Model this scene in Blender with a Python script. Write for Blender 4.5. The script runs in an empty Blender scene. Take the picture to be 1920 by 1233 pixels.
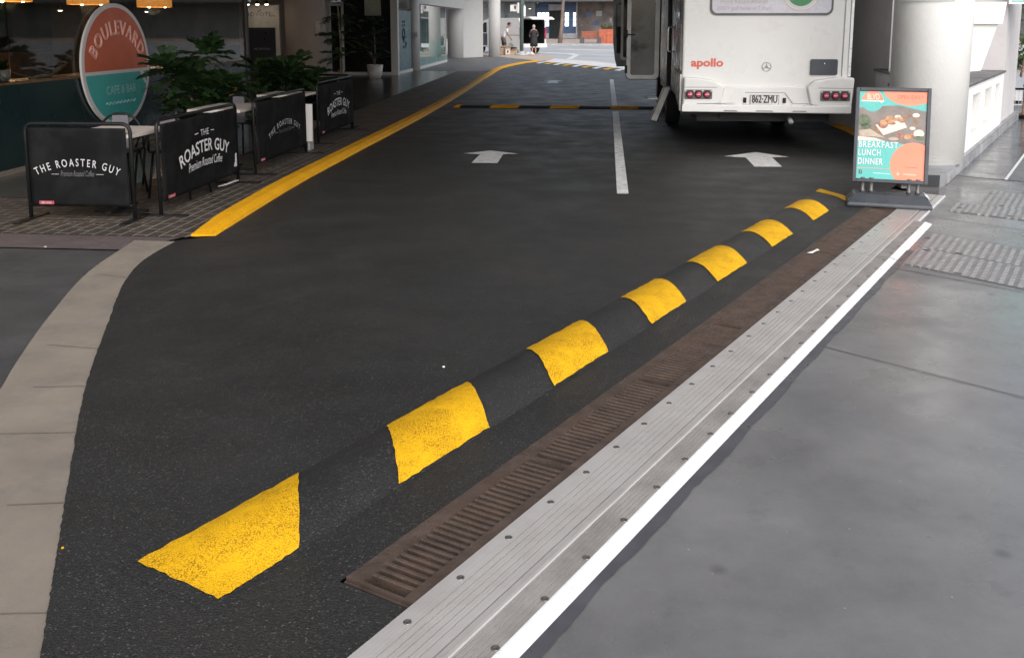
import bpy, bmesh, math, random
from math import sin, cos, pi, radians
from mathutils import Vector, Matrix
random.seed(7)
S = bpy.context.scene
COL = S.collection

# ------------------------------------------------------------------ camera, sky, sun, exposure
YAW, PITCH, CAM_H = 0.1001226, 0.1543188, 1.65
cam_d = bpy.data.cameras.new("camera"); cam = bpy.data.objects.new("camera", cam_d); COL.objects.link(cam)
cam.location = (0, 0, CAM_H)
cam.rotation_euler = (pi/2 - PITCH, 0, YAW)
cam_d.sensor_width = 36.0; cam_d.lens = 1800/1920*36; cam_d.shift_y = -(616.5-327.0)/1920
cam_d.clip_start = 0.05; cam_d.clip_end = 900
S.camera = cam

SUN_EL, SUN_AZ = radians(37), radians(160)       # azimuth from +Y towards +X
world = bpy.data.worlds.new("World"); S.world = world; world.use_nodes = True
wn = world.node_tree.nodes; wl = world.node_tree.links; wn.clear()
sky = wn.new("ShaderNodeTexSky"); sky.sky_type = 'NISHITA'; sky.sun_disc = False
sky.sun_elevation = SUN_EL; sky.sun_rotation = SUN_AZ
sky.air_density = 1.0; sky.dust_density = 3.0; sky.ozone_density = 0.8
bgn = wn.new("ShaderNodeBackground"); bgn.inputs["Strength"].default_value = 0.15
wo = wn.new("ShaderNodeOutputWorld")
hs = wn.new("ShaderNodeHueSaturation"); hs.inputs["Saturation"].default_value = .5     # overcast: a greyer sky
wl.new(sky.outputs[0], hs.inputs["Color"]); wl.new(hs.outputs[0], bgn.inputs[0]); wl.new(bgn.outputs[0], wo.inputs[0])
sun_d = bpy.data.lights.new("sun", 'SUN'); sun_d.energy = 1.75; sun_d.angle = radians(70); sun_d.color = (1, .99, .98)
sun = bpy.data.objects.new("sun", sun_d); COL.objects.link(sun)
_sd = Vector((sin(SUN_AZ)*cos(SUN_EL), cos(SUN_AZ)*cos(SUN_EL), sin(SUN_EL)))
sun.rotation_euler = _sd.to_track_quat('Z', 'Y').to_euler(); sun.location = (20, 10, 30)
S.view_settings.view_transform = 'Standard'; S.view_settings.look = 'None'
S.view_settings.exposure = 0.45; S.view_settings.gamma = 1.0; S.view_settings.use_curve_mapping = False

# ------------------------------------------------------------------ materials
def _mix(nt, a, b, fac, blend='MIX'):
    n = nt.nodes.new("ShaderNodeMix"); n.data_type = 'RGBA'; n.blend_type = blend
    for sock, v in ((n.inputs[6], a), (n.inputs[7], b)):
        if isinstance(v, (tuple, list)): sock.default_value = (*v[:3], 1)
        else: nt.links.new(v, sock)
    if isinstance(fac, (int, float)): n.inputs[0].default_value = fac
    else: nt.links.new(fac, n.inputs[0])
    return n.outputs[2]
def _noise(nt, vec, scale, detail=4, rough=.6):
    n = nt.nodes.new("ShaderNodeTexNoise"); n.inputs["Scale"].default_value = scale
    n.inputs["Detail"].default_value = detail; n.inputs["Roughness"].default_value = rough
    nt.links.new(vec, n.inputs["Vector"]); return n.outputs["Fac"]
def _vor(nt, vec, scale, feature='F1', out="Distance"):
    n = nt.nodes.new("ShaderNodeTexVoronoi"); n.inputs["Scale"].default_value = scale; n.feature = feature
    nt.links.new(vec, n.inputs["Vector"]); return n.outputs[out]
def _ramp(nt, fac, stops):
    n = nt.nodes.new("ShaderNodeValToRGB"); cr = n.color_ramp
    while len(cr.elements) < len(stops): cr.elements.new(.5)
    for e, (p, c) in zip(cr.elements, stops):
        e.position = p; e.color = (c, c, c, 1) if isinstance(c, (int, float)) else (*c, 1)
    nt.links.new(fac, n.inputs[0]); return n.outputs[0]
def _bump(nt, h, strength, dist):
    n = nt.nodes.new("ShaderNodeBump"); n.inputs["Strength"].default_value = strength; n.inputs["Distance"].default_value = dist
    nt.links.new(h, n.inputs["Height"]); return n.outputs[0]
def new_mat(name):
    m = bpy.data.materials.new(name); m.use_nodes = True
    nt = m.node_tree; b = nt.nodes["Principled BSDF"]
    tc = nt.nodes.new("ShaderNodeTexCoord")
    return m, nt, b, tc.outputs["Object"]
def M(name, col, rough=.5, metal=0., var=.25, vscale=3., bump=0., bscale=60., spec=.5, rvar=.15, dirt=None, dscale=1.2, damt=.4, sheen=0):
    """plain surface with blotchy colour variation, uneven gloss and a fine bump"""
    m, nt, b, vec = new_mat(name)
    f = _noise(nt, vec, vscale, 5)
    dark = tuple(c*(1-var) for c in col); lite = tuple(min(1, c*(1+var*.6)) for c in col)
    c = _mix(nt, dark, lite, _ramp(nt, f, ((.3, 0.), (.7, 1.))))
    if dirt:
        d = _ramp(nt, _noise(nt, vec, dscale, 6, .7), ((.48, 0.), (.68, 1.)))
        k = nt.nodes.new("ShaderNodeMath"); k.operation = 'MULTIPLY'; k.inputs[1].default_value = damt; nt.links.new(d, k.inputs[0])
        c = _mix(nt, c, dirt, k.outputs[0])
    nt.links.new(c, b.inputs["Base Color"])
    r = _ramp(nt, _noise(nt, vec, vscale*1.7, 4), ((.3, max(.02, rough-rvar)), (.7, min(1, rough+rvar))))
    nt.links.new(r, b.inputs["Roughness"])
    b.inputs["Metallic"].default_value = metal; b.inputs["Specular IOR Level"].default_value = spec
    if bump: nt.links.new(_bump(nt, _noise(nt, vec, bscale, 3), bump, .01), b.inputs["Normal"])
    return m
def emit(name, col, strength):
    m, nt, b, vec = new_mat(name)
    b.inputs["Base Color"].default_value = (*col, 1)
    b.inputs["Emission Color"].default_value = (*col, 1); b.inputs["Emission Strength"].default_value = strength
    return m
def glass(name, tint, refl=1.0, rough=.02, opacity=0., col=(0, 0, 0), rvar=0.):
    """thin pane: tinted see-through + mirror by fresnel, optional film of colour"""
    m, nt, b, vec = new_mat(name)
    out = nt.nodes["Material Output"]
    tr = nt.nodes.new("ShaderNodeBsdfTransparent"); tr.inputs[0].default_value = (*tint, 1)
    gl = nt.nodes.new("ShaderNodeBsdfGlossy"); gl.inputs["Roughness"].default_value = rough; gl.inputs[0].default_value = (refl, refl, refl, 1)
    lw = nt.nodes.new("ShaderNodeLayerWeight"); lw.inputs[0].default_value = .5
    pw_ = nt.nodes.new("ShaderNodeMath"); pw_.operation = 'POWER'; pw_.inputs[1].default_value = 4.5; nt.links.new(lw.outputs["Facing"], pw_.inputs[0])
    fr = nt.nodes.new("ShaderNodeMath"); fr.operation = 'MULTIPLY_ADD'; fr.inputs[1].default_value = .9; fr.inputs[2].default_value = .05; nt.links.new(pw_.outputs[0], fr.inputs[0])
    di = nt.nodes.new("ShaderNodeBsdfDiffuse"); di.inputs[0].default_value = (*col, 1)
    m1 = nt.nodes.new("ShaderNodeMixShader"); m1.inputs[0].default_value = opacity
    nt.links.new(tr.outputs[0], m1.inputs[1]); nt.links.new(di.outputs[0], m1.inputs[2])
    m2 = nt.nodes.new("ShaderNodeMixShader")
    nt.links.new(fr.outputs[0], m2.inputs[0]); nt.links.new(m1.outputs[0], m2.inputs[1]); nt.links.new(gl.outputs[0], m2.inputs[2])
    nt.links.new(m2.outputs[0], out.inputs[0]); return m

def mat_asphalt():
    m, nt, b, vec = new_mat("fresh_asphalt")
    st = _vor(nt, vec, 210, out="Color"); sep = nt.nodes.new("ShaderNodeSeparateColor"); nt.links.new(st, sep.inputs[0])
    stone = _ramp(nt, sep.outputs[0], ((0., (.015, .015, .015)), (.6, (.021, .0209, .0207)), (.95, (.032, .0317, .0315)), (1., (.095, .093, .09))))
    big = _ramp(nt, _noise(nt, vec, 1.1, 6, .65), ((.3, .82), (.7, 1.15)))
    c = _mix(nt, stone, big, 1., 'MULTIPLY')
    # tiny pale chips
    ch = _vor(nt, vec, 22, out="Distance")
    chip = _ramp(nt, ch, ((.0, 1.), (.035, 0.)))
    gate = _ramp(nt, _noise(nt, vec, 2.6, 3), ((.56, 0.), (.62, 1.)))
    k = nt.nodes.new("ShaderNodeMath"); k.operation = 'MULTIPLY'; nt.links.new(chip, k.inputs[0]); nt.links.new(gate, k.inputs[1])
    c = _mix(nt, c, (.42, .4, .37), k.outputs[0])
    f2 = _ramp(nt, _vor(nt, vec, 75), ((.06, 1.), (.12, 0.))); g2 = _ramp(nt, _noise(nt, vec, 1.7, 5, .7), ((.5, 0.), (.66, .8)))
    k2 = nt.nodes.new("ShaderNodeMath"); k2.operation = 'MULTIPLY'; nt.links.new(f2, k2.inputs[0]); nt.links.new(g2, k2.inputs[1])
    c = _mix(nt, c, (.085, .084, .083), k2.outputs[0])
    # faint brown dust patches
    du = _ramp(nt, _noise(nt, vec, .55, 7, .7), ((.5, 0.), (.75, .5)))
    c = _mix(nt, c, (.036, .030, .026), du); c = _mix(nt, c, (1., .985, .965), 1., 'MULTIPLY')
    nt.links.new(c, b.inputs["Base Color"])
    nt.links.new(_ramp(nt, _noise(nt, vec, 2., 5), ((.3, .43), (.7, .62))), b.inputs["Roughness"])
    b.inputs["Specular IOR Level"].default_value = .46
    d1 = _vor(nt, vec, 150)
    nt.links.new(_bump(nt, d1, .45, .005), b.inputs["Normal"])
    return m
def mat_yellow(name, col, worn):
    m, nt, b, vec = new_mat(name)
    f = _noise(nt, vec, 5, 6, .7)
    c = _mix(nt, tuple(x*.82 for x in col), col, _ramp(nt, f, ((.35, 0.), (.65, 1.))))
    pit = _vor(nt, vec, 190, out="Distance")
    p = _ramp(nt, pit, ((.4, 0.), (.7, 1.)))
    g = _ramp(nt, _noise(nt, vec, 6, 6, .75), ((.34, 0.), (.6, worn)))
    k = nt.nodes.new("ShaderNodeMath"); k.operation = 'MULTIPLY'; nt.links.new(p, k.inputs[0]); nt.links.new(g, k.inputs[1])
    c = _mix(nt, c, (.27, .13, .008), k.outputs[0])
    nt.links.new(c, b.inputs["Base Color"]); b.inputs["Roughness"].default_value = .6; b.inputs["Specular IOR Level"].default_value = .2
    nt.links.new(_bump(nt, pit, .45, .005), b.inputs["Normal"])
    return m
def _mixv(nt, vec):
    n = nt.nodes.new('ShaderNodeTexNoise'); n.inputs['Scale'].default_value = 2.; n.inputs['Detail'].default_value = 6; nt.links.new(vec, n.inputs['Vector'])
    a = nt.nodes.new('ShaderNodeVectorMath'); a.operation = 'MULTIPLY_ADD'; a.inputs[1].default_value = (.5, .5, 0); nt.links.new(n.outputs['Color'], a.inputs[0]); nt.links.new(vec, a.inputs[2]); return a.outputs[0]
def mat_footpath():
    m, nt, b, vec = new_mat("grey_footpath_concrete")
    n1 = _noise(nt, vec, .9, 7, .68); n2 = _noise(nt, vec, 4.5, 6, .7); fine = _noise(nt, vec, 160, 2)
    c = _mix(nt, (.112, .110, .112), (.182, .179, .179), _ramp(nt, n1, ((.36, 0.), (.64, 1.))))
    c = _mix(nt, c, (.082, .081, .085), _ramp(nt, n2, ((.58, 0.), (.74, .6))))
    c = _mix(nt, c, (.2, .198, .2), _ramp(nt, fine, ((.56, 0.), (.8, .45))))
    ch = _ramp(nt, _vor(nt, vec, 9), ((0., 1.), (.035, 0.)))
    sp = _vor(nt, vec, 2.1); c = _mix(nt, c, (.055, .054, .056), _ramp(nt, sp, ((.03, .55), (.085, 0.))))
    c = _mix(nt, c, (.5, .49, .48), ch)
    nt.links.new(c, b.inputs["Base Color"])
    wet = _ramp(nt, _noise(nt, vec, .75, 5, .6), ((.38, .5), (.62, .14)))
    nt.links.new(wet, b.inputs["Roughness"])
    nt.links.new(_bump(nt, _noise(nt, vec, 120, 3), .12, .003), b.inputs["Normal"])
    return m
def mat_brick(name, c1, c2, mortar, scale, rot=0., w=.5, h=.25, msize=.02, rough=.7, bump=.5, var=.3, rvar=.1):
    m, nt, b, vec = new_mat(name)
    mp = nt.nodes.new("ShaderNodeMapping"); mp.inputs["Rotation"].default_value = (0, 0, rot); nt.links.new(vec, mp.inputs[0])
    br = nt.nodes.new("ShaderNodeTexBrick"); nt.links.new(mp.outputs[0], br.inputs[0])
    br.inputs["Color1"].default_value = (*c1, 1); br.inputs["Color2"].default_value = (*c2, 1); br.inputs["Mortar"].default_value = (*mortar, 1)
    br.inputs["Scale"].default_value = scale; br.inputs["Brick Width"].default_value = w; br.inputs["Row Height"].default_value = h
    br.inputs["Mortar Size"].default_value = msize; br.inputs["Mortar Smooth"].default_value = .2
    v = _ramp(nt, _noise(nt, vec, 2.3, 6, .7), ((.3, 1-var), (.7, 1+var*.5)))
    c = _mix(nt, br.outputs[0], v, 1., 'MULTIPLY')
    nt.links.new(c, b.inputs["Base Color"])
    nt.links.new(_ramp(nt, _noise(nt, vec, 3, 4), ((.3, rough-rvar), (.7, rough+rvar))), b.inputs["Roughness"])
    inv = nt.nodes.new("ShaderNodeMath"); inv.operation = 'SUBTRACT'; inv.inputs[0].default_value = 1; nt.links.new(br.outputs["Fac"], inv.inputs[1])
    nt.links.new(_bump(nt, inv.outputs[0], bump, .006), b.inputs["Normal"])
    return m
def mat_leaf(name, c1, c2):
    m, nt, b, vec = new_mat(name)
    c = _mix(nt, c1, c2, _ramp(nt, _noise(nt, vec, 9, 3), ((.35, 0.), (.65, 1.))))
    nt.links.new(c, b.inputs["Base Color"]); b.inputs["Roughness"].default_value = .38
    return m
def mat_brushed():
    m, nt, b, vec = new_mat("ribbed_aluminium")
    mp = nt.nodes.new("ShaderNodeMapping"); mp.inputs["Rotation"].default_value = (0, 0, -math.atan2(.896, .4436)); nt.links.new(vec, mp.inputs[0])
    m2 = nt.nodes.new("ShaderNodeMapping"); m2.inputs["Scale"].default_value = (.12, 34, 1); nt.links.new(mp.outputs[0], m2.inputs[0])
    st = _noise(nt, m2.outputs[0], 6, 4, .7)
    c = _mix(nt, (.48, .455, .435), (.57, .55, .535), _ramp(nt, st, ((.3, 0.), (.7, 1.))))
    d = _ramp(nt, _noise(nt, vec, 2.2, 6, .7), ((.45, 0.), (.75, .55)))
    c = _mix(nt, c, (.30, .265, .245), d)
    nt.links.new(c, b.inputs["Base Color"]); b.inputs["Metallic"].default_value = .35
    nt.links.new(_ramp(nt, st, ((.3, .5), (.7, .32))), b.inputs["Roughness"])
    return m

mt = {}
mt['asphalt'] = mat_asphalt()
mt['yellow'] = mat_yellow("yellow_road_paint", (.87, .475, .009), .9)
mt['kerb_yellow'] = mat_yellow("yellow_kerb_paint", (.82, .395, .008), .25)
mt['white_paint'] = M("white_road_paint", (.72, .72, .71), .5, var=.15, vscale=8, bump=.3, bscale=150, dirt=(.10, .10, .10), dscale=14, damt=.55)
mt['footpath'] = mat_footpath()
mt['band'] = M("concrete_band", (.215, .182, .148), .75, var=.18, vscale=2.5, bump=.2, bscale=180, dirt=(.13, .12, .11), dscale=3, damt=.5)
mt['band_pave'] = M("dark_side_paving", (.056, .054, .053), .65, var=.25, vscale=2., bump=.25, bscale=140, dirt=(.03, .03, .033))
mt['strip'] = M("mauve_paver_strip", (.105, .082, .08), .65, var=.2, vscale=4, bump=.2, bscale=120)
mt['brick'] = mat_brick("brown_brick_paving", (.070, .054, .043), (.052, .041, .033), (.21, .19, .165), 1., 0, .23, .11, .007, .6, .5)
mt['tile'] = mat_brick("polished_tile", (.10, .09, .082), (.088, .08, .074), (.06, .055, .05), 1., 0, 1.2, .6, .006, .22, .02, .12, .05)
mt['paver_grey'] = mat_brick("grey_footpath_pavers", (.14, .14, .145), (.12, .12, .125), (.07, .07, .07), 1., 0, .6, .3, .008, .5, .2, .25, .1)
mt['paver_wet'] = mat_brick("wet_dark_pavers", (.13, .13, .137), (.05, .05, .056), (.06, .06, .06), 1., radians(63.6), .8, .8, .02, .2, .1, .5, .1)
mt['beige'] = M("beige_pavement", (.5, .41, .345), .7, var=.15, vscale=1.5, dirt=(.25, .2, .17))
mt['street'] = M("wet_grey_street", (.42, .425, .435), .5, var=.12, vscale=.5, rvar=.04, dirt=(.12, .12, .13), dscale=.3)
mt['crossing'] = M("pale_concrete_crossing", (.66, .65, .64), .6, var=.15, vscale=1.)
mt['ground'] = M("ground_grey", (.14, .14, .14), .8)
mt['grate'] = M("rusty_iron", (.090, .062, .050), .65, .3, var=.35, vscale=9, bump=.4, bscale=90, dirt=(.105, .066, .042), dscale=5, damt=.45)
mt['trough'] = M("dark_trough", (.018, .013, .011), .9)
mt['alu'] = mat_brushed()
mt['alu_edge'] = M("bright_aluminium_edge", (.86, .86, .87), .36, .25, var=.06, vscale=12)
mt['screw'] = M("dull_screw_steel", (.22, .21, .2), .4, .7)
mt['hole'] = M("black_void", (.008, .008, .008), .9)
mt['cover'] = None
mt['render'] = M("white_render", (.79, .785, .77), .8, var=.05, vscale=2.5, bump=.35, bscale=55, dirt=(.62, .6, .56), dscale=1.3, damt=.35)
mt['render2'] = M("white_painted_column", (.55, .545, .54), .7, var=.05, vscale=1.5, bump=.2, bscale=50, dirt=(.55, .53, .5), damt=.3)
mt['warm_col'] = M("pinkish_render", (.42, .36, .33), .8, var=.06, vscale=1.5, bump=.2, bscale=40)
mt['greywall'] = M("grey_wall_paint", (.56, .54, .545), .8, var=.08, vscale=1.3, bump=.15, bscale=60, dirt=(.25, .24, .24), damt=.3)
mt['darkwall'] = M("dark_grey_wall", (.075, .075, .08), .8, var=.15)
mt['plinth'] = M("painted_concrete_plinth", (.26, .26, .27), .5, var=.2, vscale=2, bump=.2, bscale=80, dirt=(.5, .5, .5), dscale=1.5, damt=.4)
mt['plinth_front'] = M("dark_plinth_face", (.035, .038, .042), .6)
mt['slate'] = mat_brick("slate_top", (.12, .11, .115), (.16, .15, .155), (.08, .08, .08), 1., radians(60), .5, .18, .01, .5, .3)
mt['pebble'] = M("white_pebbles", (.75, .74, .73), .7, var=.25, vscale=9)
mt['soffit'] = M("soffit_plaster", (.74, .72, .70), .9, var=.08)
mt['bldg'] = M("upper_wall_render", (.36, .35, .345), .8, var=.08)
mt['brownwall'] = M("brown_interior", (.10, .072, .055), .8, var=.6, vscale=.9, dirt=(.03, .028, .022), dscale=.7, damt=.8)
mt['blackint'] = M("dark_interior", (.022, .021, .019), .7, var=.5, vscale=1.)
mt['teal_dark'] = M("dark_teal_panel", (.014, .029, .030), .3, var=.2, vscale=1.)
mt['timber'] = M("warm_timber", (.20, .11, .06), .5, var=.3, vscale=6)
mt['whiteframe'] = M("white_frame_paint", (.62, .6, .58), .5, var=.06)
mt['black'] = M("black_powder_coat", (.010, .010, .011), .42, var=.2, spec=.3)
mt['blackcloth'] = M("black_banner_fabric", (.008, .008, .009), .75, var=.25, vscale=2.5, bump=.2, bscale=6, spec=.12, dirt=(.022, .022, .023), dscale=2.5, damt=.5)
mt['print_white'] = M("white_print", (.68, .68, .7), .6, var=.08)
mt['print_shaded'] = M("shaded_white_print", (.48, .48, .49), .6, var=.08)  # the same white print, darkened for banners that get less light
mt['print_grey'] = M("pale_grey_print", (.35, .35, .36), .6)
mt['print_dim'] = M("faded_grey_print", (.12, .12, .125), .6)
mt['tag_red'] = M("red_tag", (.42, .06, .08), .5)
mt['table'] = M("white_table_top", (.58, .52, .48), .4, var=.06)
mt['cushion'] = M("grey_seat_back", (.16, .15, .17), .6)
mt['coral'] = M("coral_orange", (.60, .125, .055), .45, var=.05)
mt['tealsign'] = M("teal_sign_paint", (.07, .42, .40), .45, var=.05)
mt['signwhite'] = M("sign_white", (.70, .67, .66), .45, var=.05)
mt['pinkline'] = M("pale_pink_line", (.80, .45, .38), .5)
mt['tealline'] = M("pale_teal_line", (.45, .72, .70), .5)
mt['navy'] = M("navy_panel", (.018, .022, .033), .4)
mt['oldsign'] = M("pale_sign_panel", (.52, .49, .48), .5)
mt['decal'] = M("blue_teal_film", (.10, .19, .21), .4, var=.08)
mt['decal_line'] = M("dark_blue_lettering", (.03, .07, .09), .5)
mt['leaf'] = mat_leaf("dark_green_leaves", (.012, .03, .010), (.035, .075, .022))
mt['leaf_far'] = mat_leaf("street_tree_leaves", (.05, .085, .035), (.10, .15, .06))
mt['bark'] = M("grey_brown_bark", (.20, .15, .12), .85, bump=.5, bscale=14)
mt['soil'] = M("potting_soil", (.03, .022, .016), .9)
mt['potwhite'] = M("white_pot_glaze", (.62, .585, .56), .35, var=.04)
mt['van_white'] = M("white_gelcoat", (.76, .757, .75), .32, var=.03, vscale=1.2, dirt=(.58, .55, .5), dscale=.9, damt=.3, bump=.05, bscale=12)
mt['van_side'] = M("shaded_white_gelcoat", (.58, .56, .53), .28, var=.1)  # white gelcoat greyed in the colour for the shaded side
mt['van_graphic'] = M("dark_side_graphic", (.22, .21, .20), .25)
mt['van_grey'] = M("dark_grey_hatch", (.055, .062, .078), .4)
mt['van_line'] = M("panel_line_grey", (.28, .275, .28), .5)  # grey for drawn seams, grooves and trim lines
mt['rubber'] = M("black_rubber", (.012, .012, .012), .75)
mt['underbody'] = M("dark_underbody", (.02, .02, .021), .7)
mt['film'] = M("pale_lilac_window_film", (.60, .59, .66), .3, var=.03)
mt['filmtext'] = M("faded_pink_print", (.50, .40, .46), .5)
mt['winborder'] = M("grey_window_border", (.11, .11, .12), .4)
mt['redlogo'] = M("red_orange_print", (.70, .13, .09), .4, var=.04)
mt['chrome'] = M("chrome", (.75, .75, .76), .12, 1.)
mt['emblem'] = M("brushed_emblem", (.22, .22, .23), .3, .8)
mt['lens_red'] = M("red_lamp_lens", (.55, .06, .12), .15)
mt['lens_white'] = M("white_lamp_ring", (.7, .66, .68), .2)
mt['lamp_house'] = M("grey_lamp_housing", (.12, .115, .115), .25)
mt['plate'] = M("number_plate_white", (.66, .65, .65), .4)
mt['plate_text'] = M("number_plate_maroon", (.06, .04, .05), .5)
mt['golfgreen'] = M("print_green", (.06, .26, .10), .5)
mt['printcream'] = M("print_cream", (.62, .50, .42), .5)
mt['doorframe'] = M("grey_door_frame", (.58, .57, .56), .4)
mt['doorblue'] = M("blue_grey_door_skin", (.13, .145, .165), .35)
mt['darkglass'] = M("dark_tinted_glass", (.014, .016, .017), .08)
mt['step'] = M("aluminium_step", (.26, .26, .255), .4, .5)
mt['poster_teal'] = M("poster_teal", (.08, .43, .39), .3, var=.03)
mt['poster_coral'] = M("poster_coral", (.84, .23, .13), .3, var=.03)
mt['poster_photo'] = M("poster_photo_slate", (.20, .165, .145), .3, var=.3, vscale=7)
mt['photo_board'] = M("photo_board", (.44, .35, .27), .3, var=.2, vscale=20)
mt['photo_wood'] = M("photo_wood", (.24, .14, .085), .3, var=.4, vscale=20)
mt['photo_bun'] = M("photo_bun", (.52, .26, .11), .3, var=.5, vscale=30)
mt['photo_meat'] = M("photo_meat", (.34, .14, .10), .3, var=.6, vscale=40)
mt['photo_leaf'] = M("photo_greens", (.10, .13, .06), .3, var=.6, vscale=40)
mt['photo_pale'] = M("photo_pale", (.70, .63, .52), .3, var=.2, vscale=30)
mt['poster_dark'] = M("poster_dark_text", (.35, .09, .06), .4)
mt['frame_navy'] = M("dark_frame", (.028, .032, .042), .35)
mt['base_grey'] = M("dark_plastic_base", (.05, .056, .066), .35, var=.2, vscale=5)
mt['farvan'] = M("far_van_white", (.80, .78, .75), .35, var=.04)
mt['skin'] = M("skin", (.45, .26, .19), .55, var=.1)
mt['skin2'] = M("skin_tan", (.36, .20, .14), .55, var=.1)
mt['hair_dark'] = M("dark_hair", (.03, .025, .022), .6)
mt['hair_grey'] = M("grey_hair", (.42, .38, .37), .7)
mt['cloth_white'] = M("white_shirt", (.76, .74, .73), .8, var=.08, vscale=9)
mt['cloth_black'] = M("black_dress", (.02, .021, .026), .8)
mt['cloth_navy'] = M("navy_dress", (.03, .035, .06), .8)
mt['cloth_brown'] = M("brown_shorts", (.10, .08, .075), .8)
mt['card'] = M("cardboard", (.44, .33, .24), .8, var=.1)
mt['polegreen'] = M("grey_green_pole", (.10, .145, .145), .5)
mt['galv'] = M("galvanised_base", (.46, .45, .44), .5, .2)
mt['benchred'] = M("red_brown_timber", (.30, .085, .045), .6, var=.3, vscale=6)
mt['planterred'] = M("red_planter_boards", (.42, .095, .045), .6, var=.35, vscale=3)
mt['farwall'] = M("far_shop_wall", (.20, .21, .235), .7, var=.25, vscale=.6)
mt['farblue'] = M("blue_shopfront", (.035, .075, .17), .35, var=.4, vscale=.8)
mt['fardark'] = M("dark_shopfront", (.06, .066, .078), .4, var=.7, vscale=1.)
mt['farbrown'] = M("brown_shopfront", (.12, .095, .09), .5, var=.7, vscale=1.2)
mt['farstone'] = M("grey_stone_riser", (.28, .29, .32), .7)
mt['screen'] = emit("lit_screen", (.80, .92, 1.), 1.6)
mt['shade'] = None
mt['bulb'] = emit("warm_bulb", (1., .78, .45), 22)
mt['bulbsmall'] = emit("warm_spot", (1., .85, .6), 18)
mt['rope'] = M("pale_rope", (.42, .34, .28), .8)
mt['paper'] = M("white_paper", (.75, .74, .72), .7)
mt['railing'] = M("railing_metal", (.5, .5, .5), .5)

def _shade():
    m, nt, b, vec = new_mat("woven_lamp_shade")
    w = _noise(nt, vec, 25, 3)
    c = _mix(nt, (.72, .22, .035), (.98, .42, .09), _ramp(nt, w, ((.35, 0.), (.65, 1.))))
    nt.links.new(c, b.inputs["Base Color"]); nt.links.new(c, b.inputs["Emission Color"]); b.inputs["Emission Strength"].default_value = 1.1
    return m
mt['shade'] = _shade()
def _cover():
    """tread plate: short raised dashes in rows"""
    m, nt, b, vec = new_mat("steel_tread_cover")
    mp = nt.nodes.new("ShaderNodeMapping"); mp.inputs["Rotation"].default_value = (0, 0, -radians(63.6)); nt.links.new(vec, mp.inputs[0])
    br = nt.nodes.new("ShaderNodeTexBrick"); nt.links.new(mp.outputs[0], br.inputs[0])
    br.inputs["Scale"].default_value = 1; br.inputs["Brick Width"].default_value = .045; br.inputs["Row Height"].default_value = .058
    br.inputs["Mortar Size"].default_value = .016; br.inputs["Mortar Smooth"].default_value = .3; br.offset = .5
    br.inputs["Color1"].default_value = (.74, .72, .72, 1); br.inputs["Color2"].default_value = (.45, .43, .43, 1); br.inputs["Mortar"].default_value = (.17, .16, .165, 1)
    c = _mix(nt, br.outputs[0], (.30, .28, .27), _ramp(nt, _noise(nt, vec, 4, 6, .7), ((.42, 0.), (.7, .8))))
    nt.links.new(c, b.inputs["Base Color"]); b.inputs["Roughness"].default_value = .42; b.inputs["Metallic"].default_value = .3
    inv = nt.nodes.new("ShaderNodeMath"); inv.operation = 'SUBTRACT'; inv.inputs[0].default_value = 1; nt.links.new(br.outputs["Fac"], inv.inputs[1])
    nt.links.new(_bump(nt, inv.outputs[0], .8, .006), b.inputs["Normal"])
    return m
mt['cover'] = _cover()

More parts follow.
